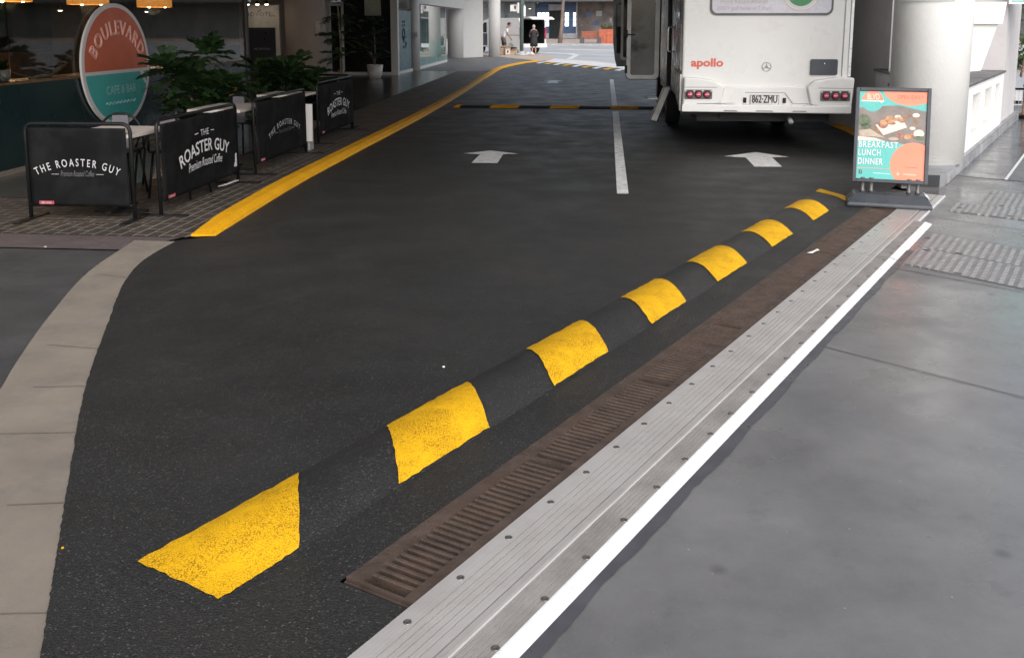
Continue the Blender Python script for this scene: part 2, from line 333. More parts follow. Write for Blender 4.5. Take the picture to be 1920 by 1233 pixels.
# ------------------------------------------------------------------ mesh building
class B:
    def __init__(s): s.v = []; s.f = []; s.mi = []; s.mats = []; s.smooth = []
    def _m(s, mat):
        if mat is None: return 0
        if mat not in s.mats: s.mats.append(mat)
        return s.mats.index(mat)
    def add(s, vs, fs, mat=None, smooth=False):
        o = len(s.v); s.v += [Vector(p) for p in vs]; k = s._m(mat)
        for f in fs: s.f.append([o+i for i in f]); s.mi.append(k); s.smooth.append(smooth)
        return s
    def box(s, x0, x1, y0, y1, z0, z1, mat=None, bev=0.):
        if bev > 0:
            bm = bmesh.new(); bmesh.ops.create_cube(bm, size=1)
            for v in bm.verts: v.co = Vector((x0+(v.co.x+.5)*(x1-x0), y0+(v.co.y+.5)*(y1-y0), z0+(v.co.z+.5)*(z1-z0)))
            bmesh.ops.bevel(bm, geom=bm.edges[:], offset=bev, segments=2, affect='EDGES', profile=.6)
            bm.verts.index_update()
            s.add([v.co.copy() for v in bm.verts], [[v.index for v in f.verts] for f in bm.faces], mat); bm.free(); return s
        vs = [(x, y, z) for z in (z0, z1) for y in (y0, y1) for x in (x0, x1)]
        return s.add(vs, [(0, 2, 3, 1), (4, 5, 7, 6), (0, 1, 5, 4), (2, 6, 7, 3), (0, 4, 6, 2), (1, 3, 7, 5)], mat)
    def prism(s, pts, z0, z1, mat=None):
        n = len(pts); vs = [(p[0], p[1], z0) for p in pts]+[(p[0], p[1], z1) for p in pts]
        return s.add(vs, [list(range(n))[::-1], list(range(n, 2*n))]+[(i, (i+1) % n, n+(i+1) % n, n+i) for i in range(n)], mat)
    def prism_y(s, pts, y0, y1, mat=None):           # pts are (x, z)
        n = len(pts); vs = [(p[0], y0, p[1]) for p in pts]+[(p[0], y1, p[1]) for p in pts]
        return s.add(vs, [list(range(n)), list(range(n, 2*n))[::-1]]+[((i+1) % n, i, n+i, n+(i+1) % n) for i in range(n)], mat)
    def prism_x(s, pts, x0, x1, mat=None):           # pts are (y, z)
        n = len(pts); vs = [(x0, p[0], p[1]) for p in pts]+[(x1, p[0], p[1]) for p in pts]
        return s.add(vs, [list(range(n))[::-1], list(range(n, 2*n))]+[(i, (i+1) % n, n+(i+1) % n, n+i) for i in range(n)], mat)
    def sheet(s, pts, z, mat=None):
        return s.add([(p[0], p[1], z if len(p) < 3 else p[2]) for p in pts], [list(range(len(pts)))], mat)
    def tube(s, pts, r, n=8, mat=None, cap=True, closed=False):
        pts = [Vector(p) for p in pts]; rr = r if isinstance(r, (list, tuple)) else [r]*len(pts)
        vs = []; up = None; N = len(pts)
        for i, p in enumerate(pts):
            if closed: t = pts[(i+1) % N]-pts[i-1]
            else: t = pts[min(i+1, N-1)]-pts[max(i-1, 0)]
            t.normalize()
            if up is None: up = Vector((0, 0, 1)) if abs(t.z) < .9 else Vector((1, 0, 0))
            a = t.cross(up).normalized(); b = a.cross(t).normalized(); up = b
            for k in range(n):
                q = 2*pi*k/n; vs.append(p+(a*cos(q)+b*sin(q))*rr[i])
        fs = [(i*n+k, i*n+(k+1) % n, (i+1)*n+(k+1) % n, (i+1)*n+k) for i in range(N-1) for k in range(n)]
        if closed: fs += [((N-1)*n+k, (N-1)*n+(k+1) % n, (k+1) % n, k) for k in range(n)]
        elif cap: fs += [list(range(n))[::-1], list(range((N-1)*n, N*n))]
        return s.add(vs, fs, mat, True)
    def lathe(s, prof, c=(0, 0, 0), n=24, mat=None, smooth=True):
        vs = [(c[0]+r*cos(2*pi*k/n), c[1]+r*sin(2*pi*k/n), c[2]+z) for r, z in prof for k in range(n)]
        fs = [(i*n+k, i*n+(k+1) % n, (i+1)*n+(k+1) % n, (i+1)*n+k) for i in range(len(prof)-1) for k in range(n)]
        fs += [list(range(n))[::-1], list(range((len(prof)-1)*n, len(prof)*n))]
        return s.add(vs, fs, mat, smooth)
    def xf(s, mtx):
        s.v = [mtx @ v for v in s.v]; return s

def _mw(o):
    m = Matrix.Identity(4)
    while o is not None:
        m = Matrix.Translation(o.location) @ o.rotation_euler.to_matrix().to_4x4() @ m; o = o.parent
    return m
def obj(name, b, mat=None, parent=None, local=False, smooth_angle=None, origin=None):
    """ONE mesh object; parts are given in world coordinates unless local"""
    me = bpy.data.meshes.new(name); o = bpy.data.objects.new(name, me); COL.objects.link(o)
    vs = b.v
    if parent is not None:
        o.parent = parent
        if not local:
            inv = _mw(parent).inverted(); vs = [inv @ v for v in vs]
    elif origin is not None or not local:
        if origin is None:
            lo = [min(v[i] for v in vs) for i in range(3)]; hi = [max(v[i] for v in vs) for i in range(3)]
            origin = ((lo[0]+hi[0])/2, (lo[1]+hi[1])/2, lo[2])
        o.location = origin; og = Vector(origin); vs = [v-og for v in vs]
    me.from_pydata([tuple(v) for v in vs], [], b.f)
    mats = ([mat] if mat else []) if not b.mats else b.mats
    for m in mats: me.materials.append(m)
    for p, k, sm in zip(me.polygons, b.mi, b.smooth): p.material_index = k; p.use_smooth = sm
    bm = bmesh.new(); bm.from_mesh(me); bmesh.ops.recalc_face_normals(bm, faces=bm.faces[:]); bm.to_mesh(me); bm.free()
    me.update(); return o
def tag(o, label, cat, group=None):
    o['label'] = label; o['category'] = cat
    if group: o['group'] = group
    return o
def thing(name, label, cat, loc=(0, 0, 0), rz=0., group=None):
    o = bpy.data.objects.new(name, None); COL.objects.link(o); o.empty_display_size = .2
    o.location = loc; o.rotation_euler = (0, 0, rz); return tag(o, label, cat, group)
def struct(name, b, mat=None):
    o = obj(name, b, mat, origin=(0, 0, 0)); o['kind'] = 'structure'; return o
def copy_tree(o, parent=None):
    c = o.copy(); COL.objects.link(c); c.parent = parent
    for ch in list(o.children): copy_tree(ch, c)
    return c
# diagonal frame of the ramp edge: s along the threshold, d across it
AX, AN = Vector((.4436, .896)), Vector((-.896, .4436))
def SD(s, d, z=0.): p = AX*s+AN*d; return Vector((p.x, p.y, z))

_tc = {}
def text2d(txt, size=1., align='CENTER', sx=1., shear=0., bold=0., outline=0., spacing=1., res=3):
    key = (txt, size, align, sx, shear, bold, outline, spacing)
    if key in _tc: return _tc[key]
    cu = bpy.data.curves.new("lettering", 'FONT'); cu.body = txt; cu.size = size; cu.align_x = align; cu.shear = shear
    cu.offset = bold; cu.space_character = spacing; cu.resolution_u = res
    if outline > 0: cu.fill_mode = 'NONE'; cu.bevel_depth = outline; cu.bevel_resolution = 0
    o = bpy.data.objects.new("lettering", cu); COL.objects.link(o)
    dg = bpy.context.evaluated_depsgraph_get(); dg.update()
    me = o.evaluated_get(dg).to_mesh()
    r = ([(v.co.x*sx, v.co.y, v.co.z) for v in me.vertices], [list(p.vertices) for p in me.polygons])
    o.evaluated_get(dg).to_mesh_clear(); bpy.data.objects.remove(o); bpy.data.curves.remove(cu)
    _tc[key] = r; return r
def put_text(b, txt, origin, u, v, size, mat=None, arch=0., fit=None, depth=0.003, dup=0., **kw):
    """text laid in the plane (u, v) at origin, lifted off along u x v; arch drops the ends; fit scales to a width"""
    vs, fs = text2d(txt, size, **kw)
    if not vs: return
    xs = [p[0] for p in vs]; x0, x1 = min(xs), max(xs); w = max(1e-6, x1-x0)
    k = 1.
    if fit: k = fit/w
    u = Vector(u).normalized(); v = Vector(v).normalized(); n = u.cross(v); og = Vector(origin)
    out = []
    half = w*k/2; cx = (x0+x1)/2 if kw.get('align', 'CENTER') == 'CENTER' else 0
    for x, y, z in vs:
        X = (x-cx)*k; Y = y
        if arch:
            R = arch; th = X/R; X2 = (R+Y)*sin(th); Y2 = (R+Y)*cos(th)-R; X, Y = X2, Y2
        out.append(og+u*X+v*Y+n*(depth+z))
    b.add(out, fs, mat)
    if dup:
        for i_, (a_, c_) in enumerate(((-1, 0), (1, 0), (0, 1), (0, -1))): b.add([p+u*(a_*dup)+v*(c_*dup)+n*(.0004*(i_+1)) for p in out], fs, mat)
def disc_pts(cx, cy, rx, ry, n=40, a0=0., a1=2*pi): return [(cx+rx*cos(a0+(a1-a0)*i/n), cy+ry*sin(a0+(a1-a0)*i/n)) for i in range(n+(0 if abs(a1-a0-2*pi) < 1e-6 else 1))]
def clip(pts, x0, x1, y0, y1):
    def c1(ps, f, inter):
        out = []
        for i, p in enumerate(ps):
            q = ps[i-1]
            if f(p):
                if not f(q): out.append(inter(q, p))
                out.append(p)
            elif f(q): out.append(inter(q, p))
        return out
    def ix(X): return lambda a, b: (X, a[1]+(b[1]-a[1])*(X-a[0])/(b[0]-a[0]))
    def iy(Y): return lambda a, b: (a[0]+(b[0]-a[0])*(Y-a[1])/(b[1]-a[1]), Y)
    for f, g in ((lambda p: p[0] >= x0, ix(x0)), (lambda p: p[0] <= x1, ix(x1)), (lambda p: p[1] >= y0, iy(y0)), (lambda p: p[1] <= y1, iy(y1))):
        if pts: pts = c1(pts, f, g)
    return pts
def flat(b, pts, origin, u, v, depth, mat):
    if len(pts) < 3: return
    u = Vector(u).normalized(); v = Vector(v).normalized(); n = u.cross(v); og = Vector(origin)
    b.add([og+u*p[0]+v*p[1]+n*depth for p in pts], [list(range(len(pts)))], mat)
def rrect(x0, x1, y0, y1, r, n=5):
    out = []
    for cx, cy, a in ((x1-r, y1-r, 0), (x0+r, y1-r, pi/2), (x0+r, y0+r, pi), (x1-r, y0+r, 3*pi/2)):
        out += [(cx+r*cos(a+pi/2*i/n), cy+r*sin(a+pi/2*i/n)) for i in range(n+1)]
    return out
def smooth_line(pts, n=6):
    out = []
    for i in range(len(pts)-1):
        p0, p1, p2, p3 = (Vector(pts[max(0, i-1)]), Vector(pts[i]), Vector(pts[i+1]), Vector(pts[min(len(pts)-1, i+2)]))
        for k in range(n):
            t = k/n
            out.append(.5*((2*p1)+(p2-p0)*t+(2*p0-5*p1+4*p2-p3)*t*t+(3*p1-p0-3*p2+p3)*t**3))
    out.append(Vector(pts[-1])); return [tuple(p) for p in out]

# ------------------------------------------------------------------ the ground
struct('ground', B().sheet([(-250, -250), (250, -250), (250, 350), (-250, 350)], -.06), mt['ground'])
BAND_OUT = [(-1.07, 1.33), (-1.26, 1.72), (-1.471, 2.172), (-1.694, 2.62), (-1.971, 3.171), (-2.366, 3.98), (-2.793, 4.99), (-3.10, 5.75), (-3.262, 6.35), (-3.30, 6.95)]
BAND_IN = [(-1.75, .9), (-2.05, 1.9), (-2.40, 2.95), (-2.60, 3.5), (-2.755, 3.941), (-2.896, 4.281), (-3.167, 5.003), (-3.484, 5.995), (-3.64, 6.95)]
KERB = [(-3.07, 7.15), (-3.20, 9.5), (-3.25, 12), (-3.32, 17.3), (-3.5, 23), (-3.75, 28.7), (-3.84, 31.2), (-4.03, 36), (-3.9, 39), (-3.6, 41.8), (-3.15, 43.7)]
rj = random.Random(3)
edge = smooth_line(BAND_OUT, 24)
edge = [(x+rj.uniform(-.0025, .0025), y+rj.uniform(-.0025, .0025)) for x, y in edge]
kerbl = smooth_line(KERB, 6)
road = edge + kerbl + [(-2.94, 43.75), (.171, 37.97), (4.1, 30.6), (4.1, 12.3), (3.3, 10.8)]
road += [tuple(SD(10.4, 1.845))[:2], tuple(SD(1.972, 1.845))[:2], tuple(SD(1.972, 1.58))[:2]]
struct('road', B().sheet(road, .006), mt['asphalt'])
bi = smooth_line(BAND_IN, 8)
under = [(x+.06, y+.02) for x, y in smooth_line(BAND_OUT, 8)]
struct('concrete_band', B().sheet(bi+[(-3.25, 6.95)]+under[::-1]+[(-.8, .6), (-1.4, -.3)], 0.), mt['band'])
bs = B()
for (x0, y0), (x1, y1) in (((-2.06, 2.93), (-1.60, 3.02)), ((-2.47, 3.48), (-1.80, 3.58)), ((-1.99, 2.3), (-1.48, 2.37)), ((-2.9, 4.55), (-2.46, 4.5)), ((-3.4, 5.95), (-3.05, 5.85)), ((-2.62, 3.98), (-2.22, 4.04))):
    dx, dy = x1-x0, y1-y0; L = math.hypot(dx, dy); nx, ny = -dy/L*.0022, dx/L*.0022
    bs.sheet([(x0-nx, y0-ny), (x1-nx, y1-ny), (x1+nx, y1+ny), (x0+nx, y0+ny)], .0035)
struct('pavement_joint', bs, M('band_joint', (.135, .116, .097), .8))
struct('side_pavement', B().sheet([(-30, -20), (-1.2, -20), (-1.2, -.3), (-1.6, .5)]+[(x+.02, y) for x, y in bi]+[(-3.6, 6.64), (-30, 6.5)], -.008), mt['band_pave'])
struct('paver_strip', B().sheet([(-30, 6.45), (-3.55, 6.66), (-3.3, 7.17), (-30, 7.26)], -.004), mt['strip'])
kin = [(x-.16, y) for x, y in kerbl]
brick_in = [(-3.85, 7.55), (-3.9, 12), (-4.0, 17.3), (-4.25, 26), (-4.6, 34.5)]
m_brick2 = mat_brick("brown_kerb_pavers", (.070, .054, .043), (.052, .041, .033), (.22, .2, .175), 1., pi/2, .22, .11, .008, .6, .5)
struct('brick_pavement', B().sheet([(-30, 7.17), (-3.3, 7.10)]+[p for p in kin if p[1] < 34.5]+brick_in[::-1]+[(-30, 7.55)], 0.), m_brick2)
struct('terrace_floor', B().sheet([(-30, 7.55), (-3.85, 7.55)]+brick_in[1:]+[(-5.44, 34.4), (-4.86, 17.1), (-4.58, 13.1), (-4.5, 7.56)][:0]+[(-5.44, 34.5), (-30, 34.5)], .0), mt['brick'])
struct('polished_floor', B().sheet([(-30, 8.6), (-5.0, 8.6), (-4.58, 13.1), (-4.86, 17.13), (-5.44, 34.34), (-30, 34.4)], .004), mt['tile'])
struct('entry_pavement', B().sheet([(-30, 34.5), (-4.6, 34.5)]+[p for p in kin if p[1] >= 34.5]+[(-3.2, 43.9), (-3.57, 45.7), (-4.88, 48.56), (-7.04, 53.6), (-30, 54)], .002), mt['paver_grey'])
struct('corner_pavement', B().sheet([(-3.3, 43.7), (-3.15, 43.7), (-2.8, 45.8), (-2.72, 48), (-2.85, 50.6), (-3.6, 53.2), (-5, 55.4), (-9, 57.5), (-30, 58.5), (-30, 53), (-7.1, 53.4), (-4.95, 48.4), (-3.65, 45.6)], .008), mt['beige'])
struct('street', B().sheet([(-120, 50), (-6, 50), (-3.2, 43.5), (.1, 37.5), (6, 27), (140, 24), (140, 79), (-120, 79)], -.012), mt['street'])
struct('crossing', B().sheet([(-2.94, 43.8), (.171, 38.02), (4.1, 30.7), (12, 17), (14, 20), (5.5, 33.5), (.141, 42.2), (-.658, 44.6), (-2.823, 48)], -.004), mt['crossing'])
b = B()
b.add([(-120, 79, -.02), (140, 79, -.02), (140, 79.02, .12), (-120, 79.02, .12)], [(0, 1, 2, 3)], mt['farstone'])
b.add([(-120, 79.02, .12), (140, 79.02, .12), (140, 96, .42), (-120, 96, .42)], [(0, 1, 2, 3)], mt['beige'])
struct('far_pavement', b)
P = lambda s, d: tuple(SD(s, d))[:2]
struct('footpath', B().sheet([P(-12, 1.24), P(30, 1.24), (60, 27), (60, -20), (-3, -20)], -.003), mt['footpath'])
struct('footpath', B().sheet([P(8.4, 1.235), P(30, 1.235), P(30, 1.7), P(8.4, 1.7)], -.0035), mt['footpath'])
struct('paved_walk', B().sheet([P(11.55, 1.45), P(11.48, .93), P(40, .93), P(40, 1.45)], .001), mt['paver_wet'])
struct('paved_walk', B().sheet([P(11.47, .90), P(11.1, -6), P(40, -6), P(40, .90)], .001), mt['paver_grey'])
struct('paving_edge', B().sheet([P(11.48, .93), P(11.47, .90), P(40, .90), P(40, .93)], .005), mt['white_paint'])
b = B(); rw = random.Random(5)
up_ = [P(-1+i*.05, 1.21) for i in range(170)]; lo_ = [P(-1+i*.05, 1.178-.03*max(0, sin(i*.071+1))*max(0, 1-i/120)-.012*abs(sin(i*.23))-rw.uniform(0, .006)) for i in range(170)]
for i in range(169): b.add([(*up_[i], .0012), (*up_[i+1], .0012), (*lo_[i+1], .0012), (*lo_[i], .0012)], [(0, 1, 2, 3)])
struct('shadow_damp_strip', b, M("shadow_damp_concrete", (.075, .076, .086), .4, var=.2, vscale=6))  # dark strip paints the nosing's shadow line together with damp
b = B()
for p, q, w in (((1.05, 5.0), (3.2, 3.2), .004), ((1.9, 6.72), (4, 4.9), .005), ((2.45, 8.0), (4.6, 5.9), .004), ((2.05, 6.95), (2.55, 7.98), .004), ((2.8, 8.55), (4.6, 7.0), .004)):
    dx, dy = q[0]-p[0], q[1]-p[1]; L = math.hypot(dx, dy); nx, ny = -dy/L*w, dx/L*w
    b.sheet([(p[0]-nx, p[1]-ny), (q[0]-nx, q[1]-ny), (q[0]+nx, q[1]+ny), (p[0]+nx, p[1]+ny)], .0016)
struct('footpath_joint', b, M("dark_joint", (.095, .094, .095), .7))  # joint lines in their own darker grey

# painted lines on the road
b = B()
def line_strip(b, pts, w, z=.0105, mat=None):
    for (x0, y0), (x1, y1) in zip(pts, pts[1:]):
        dx, dy = x1-x0, y1-y0; L = math.hypot(dx, dy); nx, ny = -dy/L*w/2, dx/L*w/2
        b.sheet([(x0-nx, y0-ny), (x1-nx, y1-ny), (x1+nx, y1+ny), (x0+nx, y0+ny)], z, mat)
line_strip(b, [(.155, 9.37), (.137, 18.55)], .113); line_strip(b, [(.13, 19.75), (.085, 29.5)], .113)
struct('road_markings', b, mt['white_paint'])
b = B()
line_strip(b, [(-4.9, 59.6), (-2.3, 56.4)], 1.2, -.006); line_strip(b, [(-2.32, 56.6), (-1.75, 53.6)], .55, -.0055); line_strip(b, [(-1.80, 54.2), (-1.95, 47.2)], .3, -.005)
line_strip(b, [(-3.4, 67.5), (2, 62.5)], 1.3, -.006); line_strip(b, [(-1.0, 54.6), (6, 48)], .45, -.006); line_strip(b, [(-1.0, 60.5), (9, 56)], .7, -.006)
struct('street_markings', b, mt['white_paint'])
def arrow(pts, label):
    o = obj('direction_arrow', B().sheet(pts, .0105), mt['white_paint']); tag(o, label, 'road arrow', 'white arrows painted on the driveway')
arrow([(-1.86, 12.17), (-1.54, 12.5), (-1.144, 12.21), (-1.335, 12.16), (-1.316, 11.35), (-1.63, 11.33), (-1.628, 12.12)], 'white arrow on the asphalt between the yellow kerb and the broken lane line')
arrow([(1.465, 12.24), (1.92, 12.68), (2.27, 12.26), (2.052, 12.19), (2.035, 11.38), (1.715, 11.36), (1.722, 12.14)], 'white arrow on the asphalt just behind the white campervan')
arrow([(-1.92, 28.4), (-1.6, 28.9), (-1.34, 28.45), (-1.5, 28.35), (-1.42, 27.4), (-1.76, 27.37), (-1.75, 28.33)], 'small far white arrow on the asphalt beyond the second speed hump')

# ------------------------------------------------------------------ yellow kerbs
def kerb(line, label, w=.2, h=.058, left=True, group=None):
    pts = [Vector((p[0], p[1], 0)) for p in line]; b = B(); N = len(pts); sg = 1 if left else -1
    prof = [(0, 0), (.012, .026), (.055, h-.008), (.075, h), (w-.015, h), (w, h-.01), (w, -.01)]
    ring = []
    for i, p in enumerate(pts):
        t = (pts[min(i+1, N-1)]-pts[max(i-1, 0)]).normalized(); n = Vector((-t.y, t.x, 0))*sg
        e = min(1, .18+i/6); ring.append([p+n*q+Vector((0, 0, z*(e if z > 0 else 1)+.006+rj.uniform(-.0015, .0015))) for q, z in prof])
    m = len(prof); vs = [v for r in ring for v in r]
    fs = [(i*m+k, i*m+k+1, (i+1)*m+k+1, (i+1)*m+k) for i in range(N-1) for k in range(m-1)]+[list(range(m)), list(range((N-1)*m, N*m))]
    b.add(vs, fs); return tag(obj('yellow_kerb', b, mt['kerb_yellow']), label, 'kerb', group)
kerb(smooth_line(KERB, 14), 'long yellow painted kerb along the cafe side of the driveway')
kerb([(3.60, 12.6), (3.66, 14.6), (3.70, 15.4), (3.66, 16.2)], 'short yellow kerb against the grey wall beside the campervan', w=.12, h=.09, left=False)

# ------------------------------------------------------------------ speed humps
def hump(name, label, frame, s0, s1, w, h, marks, skew, first_square=False, mats=('yellow',), base_mat='asphalt', group='asphalt speed humps', taper=.45, taper2=None):
    t = thing(name, label, 'speed hump', tuple(frame((s0+s1)/2, w/2, 0)), 0., group)
    def z(u, s):
        e = min(1, max(.0, (s-s0)/taper), max(0., (s1-s)/(taper2 or taper))); e = e*e*(3-2*e)
        q = 2*u-1; return .0075+h*max(0, 1-q*q)**1.08*e
    b = B(); ns = max(8, int((s1-s0)/.08)); nu = 14
    us = [-.05]+[k/nu for k in range(nu+1)]+[1.05]; nb = len(us)-1
    vs = [frame(s0+(s1-s0)*i/ns, w*u, z(u, s0+(s1-s0)*i/ns) if 0 <= u <= 1 else .003) for i in range(ns+1) for u in us]
    b.add(vs, [(i*(nb+1)+k, i*(nb+1)+k+1, (i+1)*(nb+1)+k+1, (i+1)*(nb+1)+k) for i in range(ns) for k in range(nb)], None, True)
    obj('hump_body', b, mt[base_mat], t)
    for j, (a0, a1) in enumerate(marks):
        b = B(); na = 16; vs = []; rr = random.Random(j*7+1)
        for i in range(na+1):
            for k in range(nu+1):
                u = k/nu; f = i/na
                l = a0+(0 if (first_square and j == 0) else skew*u); r = a1+skew*u
                s = l+(r-l)*f+(rr.uniform(-.004, .004) if i in (0, na) else 0); d = u*w+(rr.uniform(-.004, .004) if k in (0, nu) else 0)
                s = min(max(s, s0+.005), s1-.005)
                vs.append(frame(s, d, z(k/nu, s)+.0045))
        b.add(vs, [(i*(nu+1)+k, i*(nu+1)+k+1, (i+1)*(nu+1)+k+1, (i+1)*(nu+1)+k) for i in range(na) for k in range(nu)], None, True)
        obj('painted_stripe', b, mt[mats[j % len(mats)]], t)
    return t
hump('speed_hump', 'near black speed hump with yellow blocks beside the drain grate', lambda s, d, z: SD(s, 2.075+d, z), 1.66, 9.78, .372, .048,
     [(1.716, 2.04), (2.548, 3.13), (3.67, 4.237), (4.767, 5.287), (5.815, 6.40), (6.98, 7.52), (8.134, 8.65), (9.23, 9.42)], .376, True, taper2=1.1)
hump('speed_hump', 'second speed hump crossing the driveway in front of the campervan steps', lambda s, d, z: Vector((s, 19.02+d, z)), -3.2, 3.6, .37, .05,
     [(-3.12, -2.98), (-2.37, -1.8), (-1.17, -.6), (.03, .58), (1.2, 1.75), (2.4, 2.95)], .14, mats=('kerb_yellow',), taper=.2)
_h3 = Vector((3.05, -5.78, 0)).normalized(); _h3n = Vector((5.78, 3.05, 0)).normalized()
hump('speed_hump', 'farthest speed hump with white and yellow checks at the street end', lambda s, d, z: Vector((-2.72, 42.9, z))+_h3*s-_h3n*(d), 0, 13, .9, .05,
     [(.4+i*.9, .85+i*.9) for i in range(14)], .3, mats=('white_paint', 'yellow'), taper=.3)

# ------------------------------------------------------------------ drain grate and threshold plates
g = thing('drain_grate', 'long rusty iron drain grate between speed hump and metal threshold', 'drain grate', tuple(SD(6, 1.7)))
b = B()
def sdbox(b, s0, s1, d0, d1, z0, z1, mat=None):
    b.add([SD(s, d, z) for z in (z0, z1) for d in (d0, d1) for s in (s0, s1)], [(0, 2, 3, 1), (4, 5, 7, 6), (0, 1, 5, 4), (2, 6, 7, 3), (0, 4, 6, 2), (1, 3, 7, 5)], mat)
sdbox(b, 1.955, 10.2, 1.575, 1.85, -.04, -.026); obj('trough', b, mt['trough'], g)
b = B()
GL = 10.15; seg = [2.0, 3.0, 4.0, 5.0, 6.0, 7.0, 8.0, 9.0, 10.15]
for s0, s1 in zip(seg, seg[1:]):
    sdbox(b, s0+.002, s1-.002, 1.79, 1.845, -.04, .007); sdbox(b, s0+.002, s1-.002, 1.586, 1.63, -.04, .007)
    sdbox(b, s0+.002, s0+.012, 1.63, 1.79, -.04, .0068); sdbox(b, s1-.010, s1-.002, 1.63, 1.79, -.04, .0068)
sdbox(b, 1.99, 1.9995, 1.586, 1.845, -.025, -.004)
obj('frame', b, mt['grate'], g)
b = B(); s = 2.03
while s < 10.12:
    k0 = (s % 1.0)
    if .03 < k0 < .975:
        # bar with a rounded top
        pr = [(-.0075, -.03), (-.0075, .001), (-.005, .0048), (.005, .0048), (.0075, .001), (.0075, -.03)]
        vs = [SD(s+q, d, z) for d in (1.629, 1.791) for q, z in pr]
        b.add(vs, [(i, i+1, 7+i, 6+i) for i in range(5)]+[(0, 1, 2, 3, 4, 5), (6, 7, 8, 9, 10, 11)])
    s += .0343
obj('bars', b, mt['grate'], g)

def plate_profile(d0, d1, z, step=.024, gv=.0035):
    out = []; d = d0
    while d < d1-.003:
        out += [(d, z), (min(d1, d+step*.84), z), (min(d1, d+step*.85), z-gv), (min(d1, d+step*.99), z-gv)]; d += step
    out.append((d1, z)); return out
mt['alu_groove'] = M('shaded_groove', (.27, .25, .235), .6, var=.3, vscale=5)
def extrude_sd(b, prof, s0, s1, mat=None, groove=False):
    n = len(prof); vs = [SD(s0, d, z) for d, z in prof]+[SD(s1, d, z) for d, z in prof]
    zm = max(z for d, z in prof)
    for i in range(n-1):                                   # groove floors get a darker colour that paints their shade
        g_ = groove and abs(prof[i][1]-prof[i+1][1]) < 1e-6 and prof[i][1] < zm-.002
        b.add([vs[i], vs[i+1], vs[n+i+1], vs[n+i]], [(0, 1, 2, 3)], mt['alu_groove'] if g_ else mt['alu'] if groove else mat)
def threshold(s0, s1, label, d_in=1.585, d_out=1.205, z=.016, nosing=True):
    t = thing('threshold_plate', label, 'threshold plate', tuple(SD((s0+s1)/2, (d_in+d_out)/2)), 0., 'aluminium threshold plates')
    b = B(); sdbox(b, s0, s1, 1.392, d_in, -.02, z-.004, mt['alu'])
    prof = [(1.392, z-.02), (1.392, z)]+plate_profile(1.40, d_in-.05, z)+[(d_in-.045, z), (d_in-.004, z-.001), (d_in, z-.01)]
    extrude_sd(b, prof, s0, s1, groove=True); obj('deck_strip', b, None, t)
    if not nosing: 
        b = B(); sdbox(b, s0, s1, d_out, 1.385, -.02, z-.002); obj('side_strip', b, mt['alu'], t)
        b = B(); sdbox(b, s0, s1, d_out-.012, d_out, -.02, z+.003); obj('edge_bead', b, mt['alu_edge'], t); return t
    b = B(); sdbox(b, s0, s1, 1.262, 1.384, -.02, z-.005, mt['alu'])
    extrude_sd(b, [(1.262, z-.001)]+plate_profile(1.263, 1.352, z-.001, .0165, .0035)+[(1.355, z+.004), (1.366, z+.004), (1.37, z), (1.388, z-.001), (1.389, z-.02)], s0, s1, groove=True); obj('side_strip', b, None, t)
    b = B(); extrude_sd(b, [(1.262, z-.001), (1.256, z-.0015), (1.212, .002), (1.205, -.004)], s0, s1)
    b.add([SD(s1, 1.262, z-.001), SD(s1, 1.262, -.02), SD(s1, 1.205, -.02), SD(s1, 1.205, -.004)], [(0, 1, 2, 3)]); obj('nosing', b, mt['alu_edge'], t)
    proto = None
    for d, off in ((1.541, .05), (1.273, .02)):
        s = math.ceil((s0-.0)/.264)*.264-off+.12
        while s < s1-.02:
            if s > s0+.03:
                if proto is None:
                    b = B(); b.lathe([(.0125, -.001), (.0125, .0012), (.010, .0022), (.0075, .0012), (.004, .0005)], tuple(SD(s, d, z)), 14)
                    o = obj('screw', b, mt['screw'], t); proto = (o, Vector(SD(s, d, z)))
                else:
                    o = proto[0].copy(); COL.objects.link(o); o.parent = t; dl = SD(s+rj.uniform(-.015, .015), d, z)-proto[1]; o.location = dl
            s += .264
    return t
threshold(-1.2, 7.075, 'long ribbed aluminium threshold plate running beside the whole drain grate')
threshold(7.085, 8.56, 'short far ribbed aluminium threshold plate ending before the poster stand')
threshold(8.575, 10.05, 'low plain metal threshold strip passing under the poster stand', z=.009, d_out=1.325, nosing=False)

# tread covers in the footpath
def cover(pts, label, holes):
    t = thing('access_cover', label, 'access cover', (sum(p[0] for p in pts)/len(pts), sum(p[1] for p in pts)/len(pts), 0), 0., 'steel tread covers in the footpath')
    b = B(); b.prism(pts, -.02, .0045); obj('tread_plate', b, mt['cover'], t)
    b = B()
    for x, y in holes:
        b.add([(x-.03, y+.012, .0062), (x+.005, y-.018, .0062), (x+.028, y-.012, .0062), (x-.008, y+.02, .0062)], [(0, 1, 2, 3)])
    obj('lift_slot', b, mt['hole'], t)
cover([(2.073, 6.774), (3.30, 5.49), (3.55, 6.05), (2.33, 7.30)], 'nearer dull tread cover, its front half, in the footpath', [(2.35, 6.53), (2.9, 5.98), (2.36, 7.2)])
cover([(2.335, 7.31), (3.555, 6.06), (3.80, 6.60), (2.59, 7.841)], 'nearer dull tread cover, its back half, in the footpath', [(2.5, 7.62), (2.56, 7.12)])
cover([(3.057, 8.834), (3.9, 8.19), (4.12, 8.62), (3.26, 9.26)], 'shiny far tread cover panel jutting out towards the poster stand', [(3.2, 8.95), (3.5, 8.6)])
cover([(3.43, 9.14), (4.125, 8.63), (4.32, 9.0), (3.63, 9.56)], 'shiny far tread cover, middle panel', [(3.62, 9.1)])
cover([(3.635, 9.57), (4.325, 9.01), (4.52, 9.4), (3.84, 9.99)], 'shiny far tread cover, panel closest to the wet pavers', [(3.78, 9.75)])
